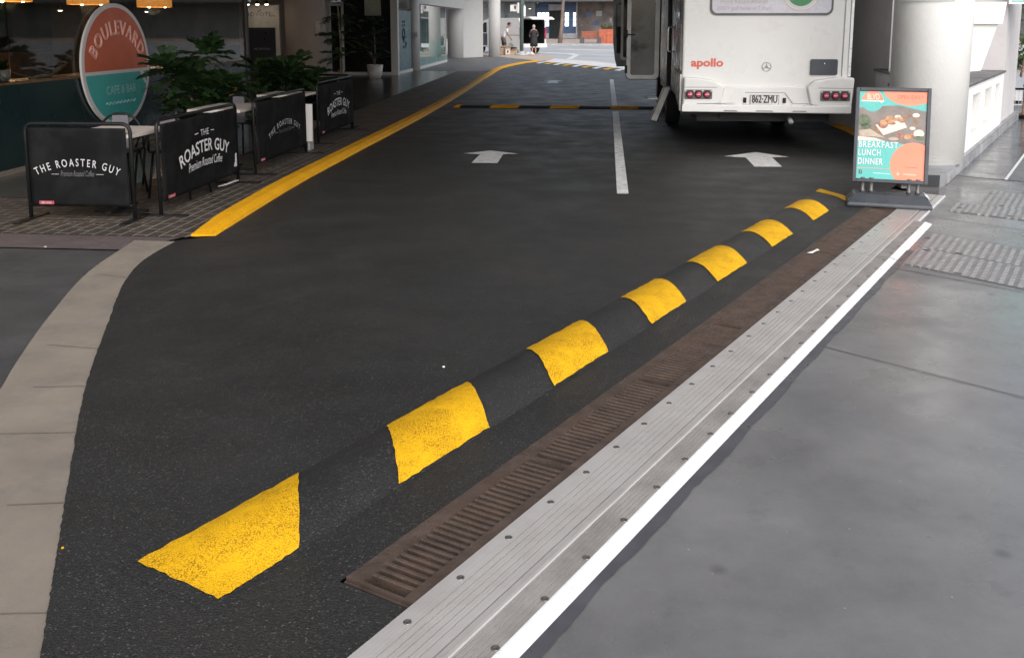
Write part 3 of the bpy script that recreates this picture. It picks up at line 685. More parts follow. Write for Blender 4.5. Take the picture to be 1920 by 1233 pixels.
# ------------------------------------------------------------------ the building over the driveway
RF = [(-30, 5.2), (.75, 5.2), (4.1, 11.9), (8.9, 21.5), (8.9, 22), (4.5, 24.5), (.3, 27.5), (-3, 30), (-5.2, 36), (-5.5, 51), (-30, 51)]
t = thing('hotel_building', 'pale building spanning the driveway, its flat ceiling above the campervan', 'building', (-2, 25, 0))
b = B(); b.prism(RF, 4.15, 4.5); obj('ceiling_slab', b, mt['soffit'], t)
b = B(); b.prism(RF, 4.502, 7.2); obj('upper_wall', b, mt['bldg'], t)
# right-hand grey side wall of the driveway
t = thing('side_wall', 'grey driveway wall standing between campervan and white round column', 'wall', (4.4, 20, 0))
b = B(); b.prism([(4.12, 14.02), (3.66, 16.4), (3.95, 24), (4.9, 24), (4.9, 14.02)], -.02, 4.14); obj('wall_panel', b, mt['greywall'], t)
b = B(); b.box(3.93, 4.2, 13.4, 14.0, .14, 4.14); obj('recess_shade_block', b, mt['darkwall'], t)  # dark block; its colour stands for the shadowed gap beside the column
t = thing('wall_ledge', 'low ledge with dark slate top left of the white column', 'ledge', (3.9, 13.4, 0))
b = B(); b.prism([(3.68, 13.02), (4.24, 13.02), (4.24, 13.98), (3.99, 14.3), (3.78, 14.3)], 1.0, 1.03); obj('slate_top', b, mt['slate'], t)
b = B(); b.prism([(3.71, 13.05), (4.22, 13.05), (4.22, 13.98), (3.98, 14.25), (3.8, 14.25)], .1, .998); obj('body', b, mt['greywall'], t)
b = B(); b.box(3.76, 3.98, 13.02, 13.1, .79, .92); obj('dark_niche', b, mt['darkwall'], t)  # proud dark block; the niche's shade is put into its colour
# plinth, column, planter and wall along the diagonal
pl = [(2.98, 10.62), (3.05, 10.22), (3.40, 10.13), P(10.75, 1.42), P(19.2, 1.42), P(19.2, 2.6), (4.3, 14.2), (3.78, 13.6), (3.1, 11.6)]
t = thing('kerb_plinth', 'grey painted plinth under the white round column and planter', 'plinth', (3.5, 11.2, 0))
b = B(); b.prism(pl, -.03, .135, mt['plinth']); o = obj('plinth_block', b, mt['plinth'], t)
b = B(); sdbox(b, 10.8, 19.2, 1.409, 1.419, .002, .1); obj('scuffed_side', b, M("scuffed_side_paint", (.30, .30, .315), .4, var=.45, vscale=3, dirt=(.6, .6, .6), dscale=2.5, damt=.5), t)
b = B(); b.prism([(3.04, 10.208), (3.05, 10.205), (3.395, 10.113), (3.395, 10.128), (3.06, 10.222)], .004, .125); obj('front_face', b, mt['plinth_front'], t)
t = thing('round_column', 'thick white round column behind the poster stand', 'column', (3.575, 11.22, .13))
b = B(); b.lathe([(.412, .13), (.412, 4.148)], (3.575, 11.22, 0), 56); obj('shaft', b, mt['render'], t)
b = B(); vs = []
for i in range(13):
    a = radians(-163+86*i/12)
    vs += [(3.575+.435*cos(a), 11.22+.435*sin(a), 1.905), (3.575+.435*cos(a), 11.22+.435*sin(a), 2.6)]
b.add(vs, [(2*i, 2*i+2, 2*i+3, 2*i+1) for i in range(12)])
vs2 = [v-Vector((0, 0, 0)) for v in b.v]
o = obj('wrap_sign', b, mt['signwhite'], t); mod = o.modifiers.new("thick", 'SOLIDIFY'); mod.thickness = .012
# white brace beside the column
t = thing('wall_brace', 'white wedge-shaped brace high on the right of the round column', 'brace', (4.4, 12.8, .2))
b = B(); b.prism_y([(4.15, 1.03), (4.64, 1.085), (4.80, 1.66), (4.15, 1.66)], 12.62, 12.9); obj('sloped_fin', b, mt['render'], t)
b = B(); b.prism_y([(4.12, 1.664), (4.835, 1.664), (4.868, 1.93), (4.12, 1.93)], 12.56, 12.92); obj('cap_block', b, mt['render'], t)
# planter box with three openings
t = thing('planter_box', 'white planter box with three openings and slate top', 'planter', tuple(SD(14, 1.7, .13)))
b = B(); s0, s1, d0, d1, zt = 12.12, 16.6, 1.46, 2.3, .93
ops = [(12.95, 13.75), (14.25, 15.0), (15.5, 16.15)]; zl, zh = .33, .80
sdbox(b, s0, s1, d0, d0+.09, .137, zl); sdbox(b, s0, s1, d0, d0+.09, zh, zt)
xs = [s0]+[q for o_ in ops for q in o_]+[s1]
for i in range(0, len(xs), 2): sdbox(b, xs[i], xs[i+1], d0, d0+.09, zl, zh)
sdbox(b, s0, s0+.09, d0+.091, d1, .137, zt); obj('front_panel', b, mt['render'], t)
b = B(); sdbox(b, s0-.02, s1, d0-.025, d1, zt+.002, zt+.03); obj('slate_top', b, mt['slate'], t)
b = B(); sdbox(b, s0+.1, s1, d0+.34, d0+.38, .137, zt-.002); obj('back_panel', b, mt['greywall'], t)
b = B(); rp = random.Random(2)
for a0, a1 in ops:
    for i in range(46):
        c = SD(rp.uniform(a0+.03, a1-.03), rp.uniform(d0+.12, d0+.3), 0); r = rp.uniform(.03, .06)
        zz = .17+.40*(i/46)*rp.uniform(.8, 1); b.lathe([(.2*r, -r*.9), (r, -.2*r), (r*.8, .4*r), (.2*r, .8*r)], (c.x, c.y, zz), 7)
o = obj('pebble_fill', b, mt['pebble'], t); o['kind'] = 'stuff'
t = thing('end_wall', 'grey mauve wall rising behind the white planter box', 'wall', tuple(SD(17, 2, .13)))
b = B(); sdbox(b, 16.62, 19.0, 1.48, 3.6, .137, 4.14); obj('end_block', b, mt['greywall'], t)
b = B(); sdbox(b, 13.7, 16.61, 2.31, 2.6, .137, 4.14); obj('rear_block', b, mt['greywall'], t)
t = thing('hanging_sign', 'pale teal sign with white frame high on the grey end wall', 'sign', (6.7, 15.6, 2.0))
b = B(); b.box(5.98, 7.6, 15.35, 15.41, 1.96, 2.8); obj('sign_frame', b, mt['signwhite'], t)
b = B(); b.box(6.02, 7.56, 15.338, 15.348, 2.0, 2.76); obj('sign_face', b, M("pale_teal_face", (.25, .62, .55), .4), t)

# ------------------------------------------------------------------ poster stand
t = thing('poster_stand', 'black-framed cafe poster stand on a heavy base beside the white column', 'poster stand', (2.585, 9.03, .008), -.22)
def L(b): return b
b = B()   # base: chamfered block, local x right, y back
w0, w1 = .365, .305
b.add([(-w0, -.2, 0), (w0, -.2, 0), (w0, .24, 0), (-w0, .24, 0), (-w0, -.2, .035), (w0, -.2, .035), (w0, .24, .035), (-w0, .24, .035), (-w1, -.1, .112), (w1, -.1, .112), (w1, .15, .112), (-w1, .15, .112)],
      [(3, 2, 1, 0), (0, 1, 5, 4), (1, 2, 6, 5), (2, 3, 7, 6), (3, 0, 4, 7), (4, 5, 9, 8), (5, 6, 10, 9), (6, 7, 11, 10), (7, 4, 8, 11), (8, 9, 10, 11)])
o = obj('weighted_base', b, mt['base_grey'], t, local=True); mod = o.modifiers.new("b", 'BEVEL'); mod.width = .014; mod.segments = 3
b = B(); b.add([(.306, -.095, .1135), (.34, -.15, .09), (.352, .18, .075), (.307, .14, .1135)], [(0, 1, 2, 3)]); obj('worn_corner', b, mt['alu_edge'], t, local=True)
for x in (-.23, -.155, .17, .245):
    b = B(); b.lathe([(.022, .112), (.022, .135), (.017, .14), (.017, .235), (.022, .24), (.022, .25)], (x, .0, 0), 12); obj('spring_post', b, mt['lamp_house'], t, local=True)
LEAN = radians(13)
uu = Vector((1, 0, 0)); vv = Vector((0, sin(LEAN), cos(LEAN))); nn = uu.cross(vv); og = Vector((0, -.02, .205))
W, Hh = .65, .885
def fr(x, y, z): return og+uu*x+vv*y-nn*(-z)
def panel_box(b, x0, x1, y0, y1, z0, z1, mat=None):
    b.add([fr(x, y, z) for z in (z0, z1) for y in (y0, y1) for x in (x0, x1)], [(0, 2, 3, 1), (4, 5, 7, 6), (0, 1, 5, 4), (2, 6, 7, 3), (0, 4, 6, 2), (1, 3, 7, 5)], mat)
b = B(); fw = .034
panel_box(b, -W/2, -W/2+fw, 0, Hh, -.03, .014); panel_box(b, W/2-fw, W/2, 0, Hh, -.03, .014)
panel_box(b, -W/2+fw, W/2-fw, 0, fw, -.03, .0135); panel_box(b, -W/2+fw, W/2-fw, Hh-fw, Hh, -.03, .0135); panel_box(b, -W/2+fw, W/2-fw, fw, Hh-fw, -.03, -.008)
o = obj('frame', b, mt['frame_navy'], t, local=True); mod = o.modifiers.new("b", 'BEVEL'); mod.width = .005; mod.segments = 2
b = B(); pw, ph = W-2*fw, Hh-2*fw; po = og+vv*fw-uu*(pw/2)      # poster lower-left corner
def pp(px, py): return ((px-100)/790*pw, (1-(py-100)/1040)*ph)   # from poster measures
def shape(pts, mat, dep): flat(b, clip([pp(*p) for p in pts], 0, pw, 0, ph), po, uu, vv, dep, mt[mat])
shape([(100, 100), (890, 100), (890, 1140), (100, 1140)], 'poster_teal', -.002)
shape([(100, 300), (560, 262), (890, 330), (890, 740), (700, 725), (420, 690), (100, 640)], 'poster_photo', -.0015)
shape(disc_pts(700, 60, 330, 205), 'poster_coral', -.001)
shape(disc_pts(760, 960, 270, 262), 'poster_coral', -.001)
shape([(100, 690), (100, 640), (300, 655), (420, 690)], 'photo_pale', -.0012)
shape(disc_pts(255, 215, 128, 122, 40, pi, 2*pi), 'poster_coral', -.0008)   # y grows down: upper half
shape(disc_pts(255, 222, 128, 122, 40, 0, pi), 'poster_teal', -.0008)
shape([(122, 211), (388, 211), (388, 224), (122, 224)], 'print_white', -.0005)
shape([(340, 224), (370, 224), (365, 245)], 'print_white', -.0005)
shape([(110, 570), (230, 545), (330, 600), (420, 650), (300, 640), (120, 640)], 'photo_board', -.0011)
shape([(330, 470), (640, 370), (720, 345), (735, 375), (600, 470), (640, 520), (420, 625), (320, 600), (250, 540)], 'photo_wood', -.001)
shape([(300, 500), (620, 430), (670, 520), (400, 620)], 'photo_pale', -.0009)
for cx, cy, rx, ry, m in ((390, 490, 60, 52, 'photo_meat'), (400, 470, 48, 34, 'photo_bun'), (470, 435, 58, 46, 'photo_bun'), (490, 475, 50, 22, 'photo_meat'), (560, 400, 38, 22, 'photo_pale'), (575, 425, 45, 30, 'photo_bun'), (610, 445, 40, 25, 'photo_meat'),
                          (770, 375, 42, 24, 'photo_pale'), (735, 530, 34, 20, 'photo_pale'), (600, 620, 45, 40, 'photo_meat'), (680, 630, 40, 32, 'photo_bun'), (730, 620, 42, 40, 'photo_meat'), (810, 590, 62, 48, 'photo_pale'), (815, 640, 60, 25, 'photo_leaf'), (160, 450, 80, 70, 'photo_leaf'), (190, 520, 60, 40, 'photo_leaf'), (520, 660, 60, 20, 'photo_board')):
    shape(disc_pts(cx, cy, rx, ry, 18), m, -.0007-.0001*(m == 'photo_meat'))
shape([(735, 385), (805, 385), (790, 510), (750, 510)], 'photo_wood', -.0008)
shape([(100, 1012), (520, 1012), (520, 1018), (100, 1018)], 'poster_coral', -.0006)
shape([(130, 1040), (165, 1040), (165, 1085), (130, 1085)], 'navy', -.0006)
shape(disc_pts(590, 1070, 18, 18, 14), 'pinkline', -.0006)
shape([(650, 1062), (800, 1068), (800, 1082), (650, 1076)], 'pinkline', -.0006)
shape([(300, 1066), (500, 1072), (500, 1080), (300, 1074)], 'tealline', -.0006)
shape([(670, 985), (810, 985), (810, 992), (670, 992)], 'poster_dark', -.0006)
obj('poster', b, None, t, local=True)
b = B()
def ptxt(s, px, py, size, mat, **k): x, y = pp(px, py); b = B(); put_text(b, s, po+uu*x+vv*y, uu, vv, size, mt[mat], depth=-.0003, **k); obj('lettering', b, None, t, local=True)
for s, y, ww in (("BREAKFAST", 770, 460), ("LUNCH", 865, 262), ("DINNER", 970, 290)): 
    x0 = 115; ptxt(s, x0+ww/2, y, .082, 'print_white', fit=ww/790*pw, spacing=1.15, dup=.0012)
ptxt("BLVD", 262, 200, .08, 'photo_pale', fit=.105, dup=.001)
ptxt("OPEN DAILY", 700, 185, .05, 'poster_dark', fit=.225, spacing=1.1)
ptxt("f", 148, 1078, .035, 'print_white')

# ------------------------------------------------------------------ white campervan
VX0, VX1, VY = .958, 3.165, 13.0
van = thing('campervan', 'white campervan with its side door open, parked in the right lane', 'campervan', (2.06, 16, 0))
b = B()
out = rrect(VX0+.012, VX1-.03, .62, 3.25, .05, 5)
b.prism_y(out, VY+.03, 18.6)
o = obj('body', b, mt['van_white'], van)
mod = o.modifiers.new("b", 'BEVEL'); mod.width = .03; mod.segments = 3; mod.limit_method = 'ANGLE'
b = B(); b.prism_y([(VX1-.13, .98), (VX1-.118, .98), (VX1-.095, 3.2), (VX1-.107, 3.2)], VY+.024, VY+.032); obj('corner_seam', b, mt['van_line'], van)
b = B(); b.prism_y([(VX1-.045, .98), (VX1-.012, .98), (VX1+.0, 3.2), (VX1-.03, 3.2)], VY+.018, VY+1.2); obj('corner_trim', b, mt['alu_edge'], van)
def zx(x): return .956+(1240+x/5.05-1275)*.00694
def zz(y): return .513+(208-(80+y/5.05))*.0070
def zpts(l): return [(zx(x), zz(y)) for x, y in l]
bp = B()
bp.prism_y(zpts([(187, 648), (1778, 655), (1795, 415), (1345, 408), (600, 410), (200, 415)]), VY-.02, VY+.1)
o = obj('bumper', bp, mt['van_white'], van); mod = o.modifiers.new("b", 'BEVEL'); mod.width = .012; mod.segments = 3
for pts in ([(195, 646), (560, 566), (600, 410), (500, 352), (330, 322), (203, 318)], [(1782, 650), (1405, 575), (1365, 410), (1430, 345), (1640, 312), (1803, 318)]):
    q = B(); q.prism_y(zpts(pts), VY-.075, VY+.09); o = obj('lamp_pod', q, mt['van_white'], van); mod = o.modifiers.new("b", 'BEVEL'); mod.width = .025; mod.segments = 3
q = B(); q.prism_y(zpts([(185, 648), (1780, 656), (1782, 582), (190, 574)]), VY-.10, VY-.02); o = obj('bumper_lip', q, mt['van_white'], van); mod = o.modifiers.new("b", 'BEVEL'); mod.width = .014; mod.segments = 3
q = B()
for x0, x1 in ((580, 720), (885, 1055), (1230, 1370)): q.prism_y(zpts([(x0, 640), (x1, 642), (x1-12, 630), (x0+12, 629)]), VY-.103, VY-.09)
obj('bumper_slot', q, mt['van_line'], van)
for l, dp in (([(200, 412), (520, 412), (520, 417), (200, 417)], .078), ([(1470, 413), (1795, 415), (1795, 420), (1470, 418)], .078), ([(790, 461), (1160, 461), (1170, 466), (1245, 563), (1395, 566), (1395, 572), (1236, 568), (1160, 467), (790, 467)], .024), ([(330, 568), (560, 566), (700, 562), (560, 573), (330, 575)], .0765)):
    q = B(); q.prism_y(zpts(l), VY-dp, VY-dp+.02); obj('panel_groove', q, mt['van_line'], van)
def tail(x0, x1, y0, y1):
    q = B(); q.prism_y(rrect(zx(x0), zx(x1), zz(y1), zz(y0), .015, 3), VY-.088, VY-.06); h = obj('tail_light', q, mt['lamp_house'], van)
    for i in range(3):
        cx = zx(x0+(x1-x0)*(.19+.31*i)); cz = zz((y0+y1)/2)
        r = B(); r.lathe([(.050, 0), (.050, .012), (.042, .016)], (0, 0, 0), 24); r.xf(Matrix.Translation((cx, VY-.087, cz)) @ Matrix.Rotation(pi/2, 4, 'X')); obj('lamp_ring', r, mt['rubber'], h)
        r = B(); r.lathe([(.040, 0), (.039, .012), (.03, .02), (.012, .024)], (0, 0, 0), 20); r.xf(Matrix.Translation((cx, VY-.09, cz)) @ Matrix.Rotation(pi/2, 4, 'X')); obj('lens', r, mt['lens_red'], h)
        r = B(); r.prism_y([(cx-.026, cz-.004), (cx+.026, cz-.004), (cx+.026, cz+.004), (cx-.026, cz+.004)], VY-.116, VY-.113); obj('reflector_line', r, mt['lens_white'], h)
    for i in range(4):
        cx = zx(x0+(x1-x0)*(.035+.31*i)); r = B(); r.prism_y([(cx-.016, zz(y0)-.006), (cx+.016, zz(y0)-.006), (cx, zz(y0)-.03)], VY-.092, VY-.087); obj('clear_corner', r, mt['lens_white'], h)
tail(212, 474, 437, 527); tail(1490, 1765, 440, 535)
q = B(); q.prism_y(rrect(zx(838), zx(1112), zz(582), zz(487), .012, 3), VY-.034, VY-.02); np_ = obj('number_plate', q, mt['plate_text'], van)
q = B(); q.prism_y(rrect(zx(843), zx(1107), zz(578), zz(491), .01, 3), VY-.038, VY-.0335); obj('plate_face', q, mt['plate'], np_)
q = B(); put_text(q, "862·ZMU", (zx(975), VY-.0385, zz(560)), (1, 0, 0), (0, 0, 1), .142, None, fit=.325, dup=.0036, depth=.0015); obj('plate_number', q, mt['plate_text'], np_)
for x in (790, 1163):
    q = B(); q.box(zx(x)-.02, zx(x)+.02, VY-.045, VY-.019, zz(562), zz(512), None, .006); obj('plate_lamp', q, mt['rubber'], van)
q = B(); put_text(q, "apollo", (zx(425), VY+.03, zz(218)), (1, 0, 0), (0, 0, 1), .145, None, fit=.42, bold=.0035, dup=.0022, depth=.002); obj('red_lettering', q, mt['redlogo'], van)
q = B(); c = (zx(989), VY+.026, zz(221)); ring = [(c[0]+.058*cos(2*pi*i/40), c[1], c[2]+.058*sin(2*pi*i/40)) for i in range(40)]
q.tube(ring, .0038, 6, None, closed=True)
for k in range(3):
    a = pi/2+2*pi*k/3; tip = (c[0]+.055*cos(a), c[2]+.055*sin(a)); l_ = (c[0]+.011*cos(a+1.05), c[2]+.011*sin(a+1.05)); r_ = (c[0]+.011*cos(a-1.05), c[2]+.011*sin(a-1.05))
    q.prism_y([tip, l_, (c[0], c[2]), r_], VY+.021, VY+.029)
obj('star_emblem', q, mt['emblem'], van)
q = B(); q.prism_y(rrect(zx(1396), zx(1652), zz(297), zz(147), .025, 4), VY+.012, VY+.04); h = obj('service_hatch', q, mt['van_grey'], van)
q = B(); q.lathe([(.01, 0), (.008, .004)], (0, 0, 0), 10); q.xf(Matrix.Translation((zx(1528), VY+.012, zz(188))) @ Matrix.Rotation(pi/2, 4, 'X')); obj('latch', q, mt['chrome'], h)
# rear window with printed film
wx0, wx1, wz0, wz1 = 1.312, 2.892, 1.772, 2.55
q = B(); q.prism_y(rrect(wx0, wx1, wz0, wz1, .09, 6), VY+.016, VY+.035); rwn = obj('rear_window', q, mt['winborder'], van)
q = B(); q.prism_y(rrect(wx0+.028, wx1-.028, wz0+.03, wz1-.03, .07, 6), VY+.011, VY+.0155); obj('window_film', q, mt['film'], rwn)
q = B()
put_text(q, "World Record Attempt", (1.745, VY+.010, 1.925), (1, 0, 0), (0, 0, 1), .085, mt['filmtext'], fit=.62, depth=.001)
put_text(q, "2000+ golf holes in 7 days", (1.745, VY+.010, 1.842), (1, 0, 0), (0, 0, 1), .075, mt['filmtext'], fit=.69, depth=.001)
obj('window_lettering', q, None, rwn)
q = B(); C0 = (2.475, 2.06)
flat(q, disc_pts(0, 0, .235, .235, 48), (C0[0], VY+.0105, C0[1]), (1, 0, 0), (0, 0, 1), .0008, mt['printcream'])
flat(q, disc_pts(0, 0, .222, .222, 48), (C0[0], VY+.0105, C0[1]), (1, 0, 0), (0, 0, 1), .0014, mt['signwhite'])
flat(q, disc_pts(0, 0, .205, .205, 48), (C0[0], VY+.0105, C0[1]), (1, 0, 0), (0, 0, 1), .0018, mt['film'])
gr = [(x, y) for x, y in disc_pts(0, 0, .175, .17, 30, pi+.42, 2*pi-.42)]
spk = []; n = 18
for i in range(n): spk += [(gr[-1][0]+(gr[0][0]-gr[-1][0])*(i/n), gr[0][1]+.0), (gr[-1][0]+(gr[0][0]-gr[-1][0])*((i+.5)/n), gr[0][1]+.022)]
flat(q, gr+spk, (C0[0], VY+.0105, C0[1]), (1, 0, 0), (0, 0, 1), .0024, mt['golfgreen'])
flat(q, [(-.02, -.075), (.02, -.075), (.03, .05), (-.03, .05)], (C0[0], VY+.0105, C0[1]), (1, 0, 0), (0, 0, 1), .0028, mt['redlogo'])
obj('round_badge', q, None, rwn)
# left side: lower skirts, graphics, doorway, handles
b = B(); b.prism_x([(VY+.02, .515), (VY+1.45, .80), (14.9, .84), (14.9, 1.02), (VY+.02, 1.0)], VX0-.012, VX0+.011); obj('side_skirt', b, mt['van_side'], van)
b = B()
for y in (13.3, 13.75, 14.2): b.box(VX0-.018, VX0-.0125, y, y+.03, .72+(y-13)*.16, .98)
obj('skirt_ribs', b, mt['van_white'], van)
b = B(); b.prism_x([(13.1, 1.05), (14.7, 1.05), (14.9, 1.6), (14.9, 2.9), (13.6, 2.9), (13.2, 1.7)], VX0-.006, VX0+.0115); obj('side_graphic', b, mt['van_graphic'], van)
b = B(); b.prism_x([(13.35, 1.75), (13.9, 1.75), (13.9, 2.5), (13.35, 2.5)], VX0-.012, VX0-.0065); obj('side_window', b, mt['darkglass'], van)
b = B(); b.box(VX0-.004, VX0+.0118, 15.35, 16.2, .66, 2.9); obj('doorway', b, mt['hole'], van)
b = B(); b.tube([(VX0-.008, 14.98, 1.62), (VX0-.06, 14.98, 1.61), (VX0-.065, 14.98, 1.56), (VX0-.065, 14.98, 1.30), (VX0-.06, 14.98, 1.25), (VX0-.008, 14.98, 1.24)], .016, 10); obj('grab_handle', b, mt['chrome'], van)
d = B(); d.prism_y(rrect(.262, .80, .80, 2.62, .07, 5), 15.28, 15.325); dr = obj('side_door', d, mt['rubber'], van)
d = B(); d.prism_y(rrect(.272, .775, .81, 2.6, .065, 5), 15.265, 15.279); obj('door_liner', d, mt['doorframe'], dr)
d = B(); d.prism_y(rrect(.335, .705, .875, 2.5, .03, 4), 15.255, 15.264); obj('door_glass', d, mt['darkglass'], dr)
d = B()
for z_ in (.9, 1.45): d.box(.245, .285, 15.235, 15.262, z_, z_+.12, None, .008)
obj('door_hinge', d, mt['rubber'], dr)
d = B(); d.box(.285, .40, 15.235, 15.262, 1.49, 1.51, None, .004); obj('door_handle', d, mt['rubber'], dr)
d = B(); d.prism_y([(.058, 2.5), (.066, 1.35), (.10, 1.05), (.135, .91), (.52, .91), (.52, 2.5)], 17.45, 17.5); c2 = obj('cab_door', d, mt['doorblue'], van)
d = B(); d.prism_y(rrect(.195, .52, 1.02, 2.5, .06, 5), 17.432, 17.448); obj('door_liner', d, mt['doorframe'], c2)
d = B(); d.prism_y(rrect(.245, .52, 1.075, 2.45, .04, 4), 17.422, 17.431); obj('door_glass', d, mt['darkglass'], c2)
d = B(); d.tube([(.12, 17.41, 1.42), (.118, 17.41, 1.98), (.15, 17.41, 2.02), (.2, 17.41, 2.02)], .011, 8); obj('door_strap', d, M("green_strap", (.12, .2, .17), .5), c2)
d = B(); d.box(.13, .2, 17.39, 17.44, 1.15, 1.62, None, .01); obj('latch_block', d, mt['rubber'], c2)
d = B(); d.prism_y([(.83, .74), (.905, .74), (.715, .24), (.635, .26)], 14.35, 14.75); o = obj('entry_step', d, mt['step'], van)
d = B(); d.prism_y([(.905, .738), (.925, .738), (.74, .235), (.718, .238)], 14.36, 14.74); obj('step_rail', d, mt['rubber'], o)
d = B(); d.box(.585, .735, 14.5, 14.9, .548, .566); obj('step_tread', d, mt['step'], o)
d = B(); d.box(1.2, 2.95, VY+.25, 19.5, .36, .615); obj('chassis', d, mt['underbody'], van)
d = B(); d.box(VX0+.05, 2.0, VY+.12, VY+.32, .46, .5); obj('tow_beam', d, mt['underbody'], van)
for x in (1.08, 2.82):
    for y in (16.4, 19.6):
        d = B(); d.lathe([(.2, -.11), (.33, -.11), (.35, -.08), (.35, .08), (.33, .11), (.2, .11)], (0, 0, 0), 28); d.xf(Matrix.Translation((x, y, .352)) @ Matrix.Rotation(pi/2, 4, 'Y')); w = obj('wheel', d, mt['rubber'], van)
        d = B(); d.lathe([(.19, -.112), (.19, .112)], (0, 0, 0), 20); d.xf(Matrix.Translation((x, y, .352)) @ Matrix.Rotation(pi/2, 4, 'Y')); obj('rim', d, mt['lamp_house'], w)
d = B(); d.tube([(2.42, VY+.9, .42), (2.42, VY+.12, .40), (2.42, VY+.02, .37)], .032, 12); obj('exhaust_pipe', d, mt['galv'], van)
d = B(); d.box(1.5, 2.0, VY+.2, VY+.5, .4, .5); obj('spare_tank', d, mt['underbody'], van)
d = B(); d.prism_x([(18.6, .5), (21.0, .5), (21.0, 1.1), (20.0, 1.7), (19.2, 2.6), (18.6, 3.2)], VX0+.06, VX1-.06); obj('cab', d, mt['van_white'], van)
# ------------------------------------------------------------------ cafe side
FX = -6.65
t = thing('cafe_shopfront', 'dark glazed cafe front with a teal panel below its window', 'shopfront', (FX, 12, 0))
b = B(); b.box(FX-.12, FX, 6.0, 17.25, .055, .985); obj('lower_panel', b, mt['teal_dark'], t)
b = B(); b.box(FX-.14, FX+.05, 6.0, 17.25, -.02, .053); obj('base_strip', b, mt['band'], t)
b = B(); b.box(FX-.42, FX-.03, 6.0, 17.25, .987, 1.015); obj('window_sill', b, mt['timber'], t)
for y0, y1 in ((6.0, 10.16), (10.19, 13.0), (13.03, 17.25)):
    b = B(); b.box(FX-.02, FX-.008, y0, y1, 1.017, 4.14); obj('window_pane', b, glass("cafe_glass", (.66, .68, .66), .55, .03), t)
b = B(); b.box(FX-.12, FX+.03, 17.25, 17.33, -.02, 4.14); obj('end_frame', b, mt['darkwall'], t)
t = thing('cafe_interior', 'dim brown cafe room seen through the shop window', 'room', (-9.5, 12, 0))
b = B(); b.box(-12.1, -12, 5, 31.4, 0, 4.14); obj('back_wall', b, mt['brownwall'], t)
b = B(); b.box(-12, FX-.13, 5.0, 5.1, 0, 4.14); obj('end_wall', b, mt['blackint'], t)
b = B(); b.box(-11.6, -11.0, 8, 21, 0, 1.15, None, .02); obj('bar_counter', b, mt['timber'], t)
b = B()
for y, h_, w_ in ((9.4, .5, .9), (11.2, .8, .7), (13.0, .45, 1.1), (15.0, .7, .8), (17.0, .6, 1.2), (19.0, .8, .9)): b.box(-11.98, -11.8, y, y+w_, 1.35, 1.35+h_)
o = obj('wall_shelf', b, mt['blackint'], t)
b = B(); b.box(-10.2, -9.6, 16.9, 17.6, 0, 4.14); obj('pier', b, mt['brownwall'], t)

# oval sign on the glass
t = thing('oval_sign', 'large oval coral and teal sign standing against the cafe window', 'sign', (FX+.06, 12.45, .25))
so = (FX+.05, 12.44, 1.115); su, sv = (0, 1, 0), (0, 0, 1)
b = B(); ep = disc_pts(0, 0, .90, .82, 64)
vs = [(FX+.02, 12.44+p[0], 1.115+p[1]) for p in ep]+[(FX+.05, 12.44+p[0], 1.115+p[1]) for p in ep]; n = len(ep)
b.add(vs, [list(range(n)), list(range(n, 2*n))]+[(i, (i+1) % n, n+(i+1) % n, n+i) for i in range(n)]); obj('sign_board', b, mt['signwhite'], t)
b = B()
flat(b, clip(disc_pts(0, 0, .835, .765, 64), -2, 2, -.065, 2), so, su, sv, .002, mt['coral']); obj('coral_half', b, None, t)
b = B()
flat(b, clip(disc_pts(0, 0, .835, .765, 64), -2, 2, -2, -.11), so, su, sv, .002, mt['tealsign']); obj('teal_half', b, None, t)
b = B(); hk = [(.60, -.108), (.70, -.108), (.71, -.17), (.76, -.24), (.80, -.28), (.74, -.285), (.67, -.22), (.63, -.16)]
flat(b, hk, so, su, sv, .004, mt['signwhite']); obj('hook_mark', b, None, t)
b = B(); put_text(b, "BOULEVARD", (so[0], so[1]+.03, so[2]+.415), su, sv, .26, mt['pinkline'], fit=1.42, arch=.72, sx=.6, outline=.008, spacing=1.2, depth=.006)
obj('name_lettering', b, None, t)
b = B(); put_text(b, "CAFE & BAR", (so[0], so[1]+.06, so[2]-.38), su, sv, .16, mt['tealline'], fit=.80, sx=.6, depth=.004)
wv = [(so[0]+.006, so[1]-.37+.8*i/60, so[2]-.50+.015*sin(i*pi/3.6)) for i in range(61)]; b.tube(wv, .007, 5, mt['tealline'])
obj('subtitle_lettering', b, None, t)

# lamps inside the cafe
def pendant(y0, y1, label, x=-8.2, zb=1.965):
    t = thing('pendant_lamp', label, 'pendant lamp', (x, (y0+y1)/2, zb), 0, 'woven pendant lamps in the cafe')
    b = B(); c = ((y0+y1)/2); r = (y1-y0)/2
    n = 30; vs = [(x+r*cos(2*pi*k/n), c+r*sin(2*pi*k/n), z) for z in (zb, zb+.4) for k in range(n)]
    b.add(vs, [(k, (k+1) % n, n+(k+1) % n, n+k) for k in range(n)], None, True); o = obj('lamp_shade', b, mt['shade'], t); md = o.modifiers.new("t", 'SOLIDIFY'); md.thickness = .012
    b = B(); b.tube([(x, c, zb+.4), (x, c, 4.14)], .008, 6); obj('cord', b, mt['black'], t)
    ld = bpy.data.lights.new('lamp_light', 'POINT'); ld.energy = 14; ld.color = (1, .72, .42); ld.shadow_soft_size = .12
    lo = bpy.data.objects.new('lamp_light', ld); COL.objects.link(lo); lo.parent = t; lo.location = (0, 0, -.02)
    for k in range(3):
        a = 2*pi*k/3+.5; b = B(); b.lathe([(.01, .0), (.035, .03), (.04, .06), (.015, .12)], (x+.6*r*cos(a), c+.6*r*sin(a), zb-.012), 12); obj('bulb', b, mt['bulb'], t)
pendant(12.3, 12.9, 'orange pendant lamp closest to the left end of the cafe window')
pendant(14.34, 14.96, 'orange pendant lamp just left of the oval sign')
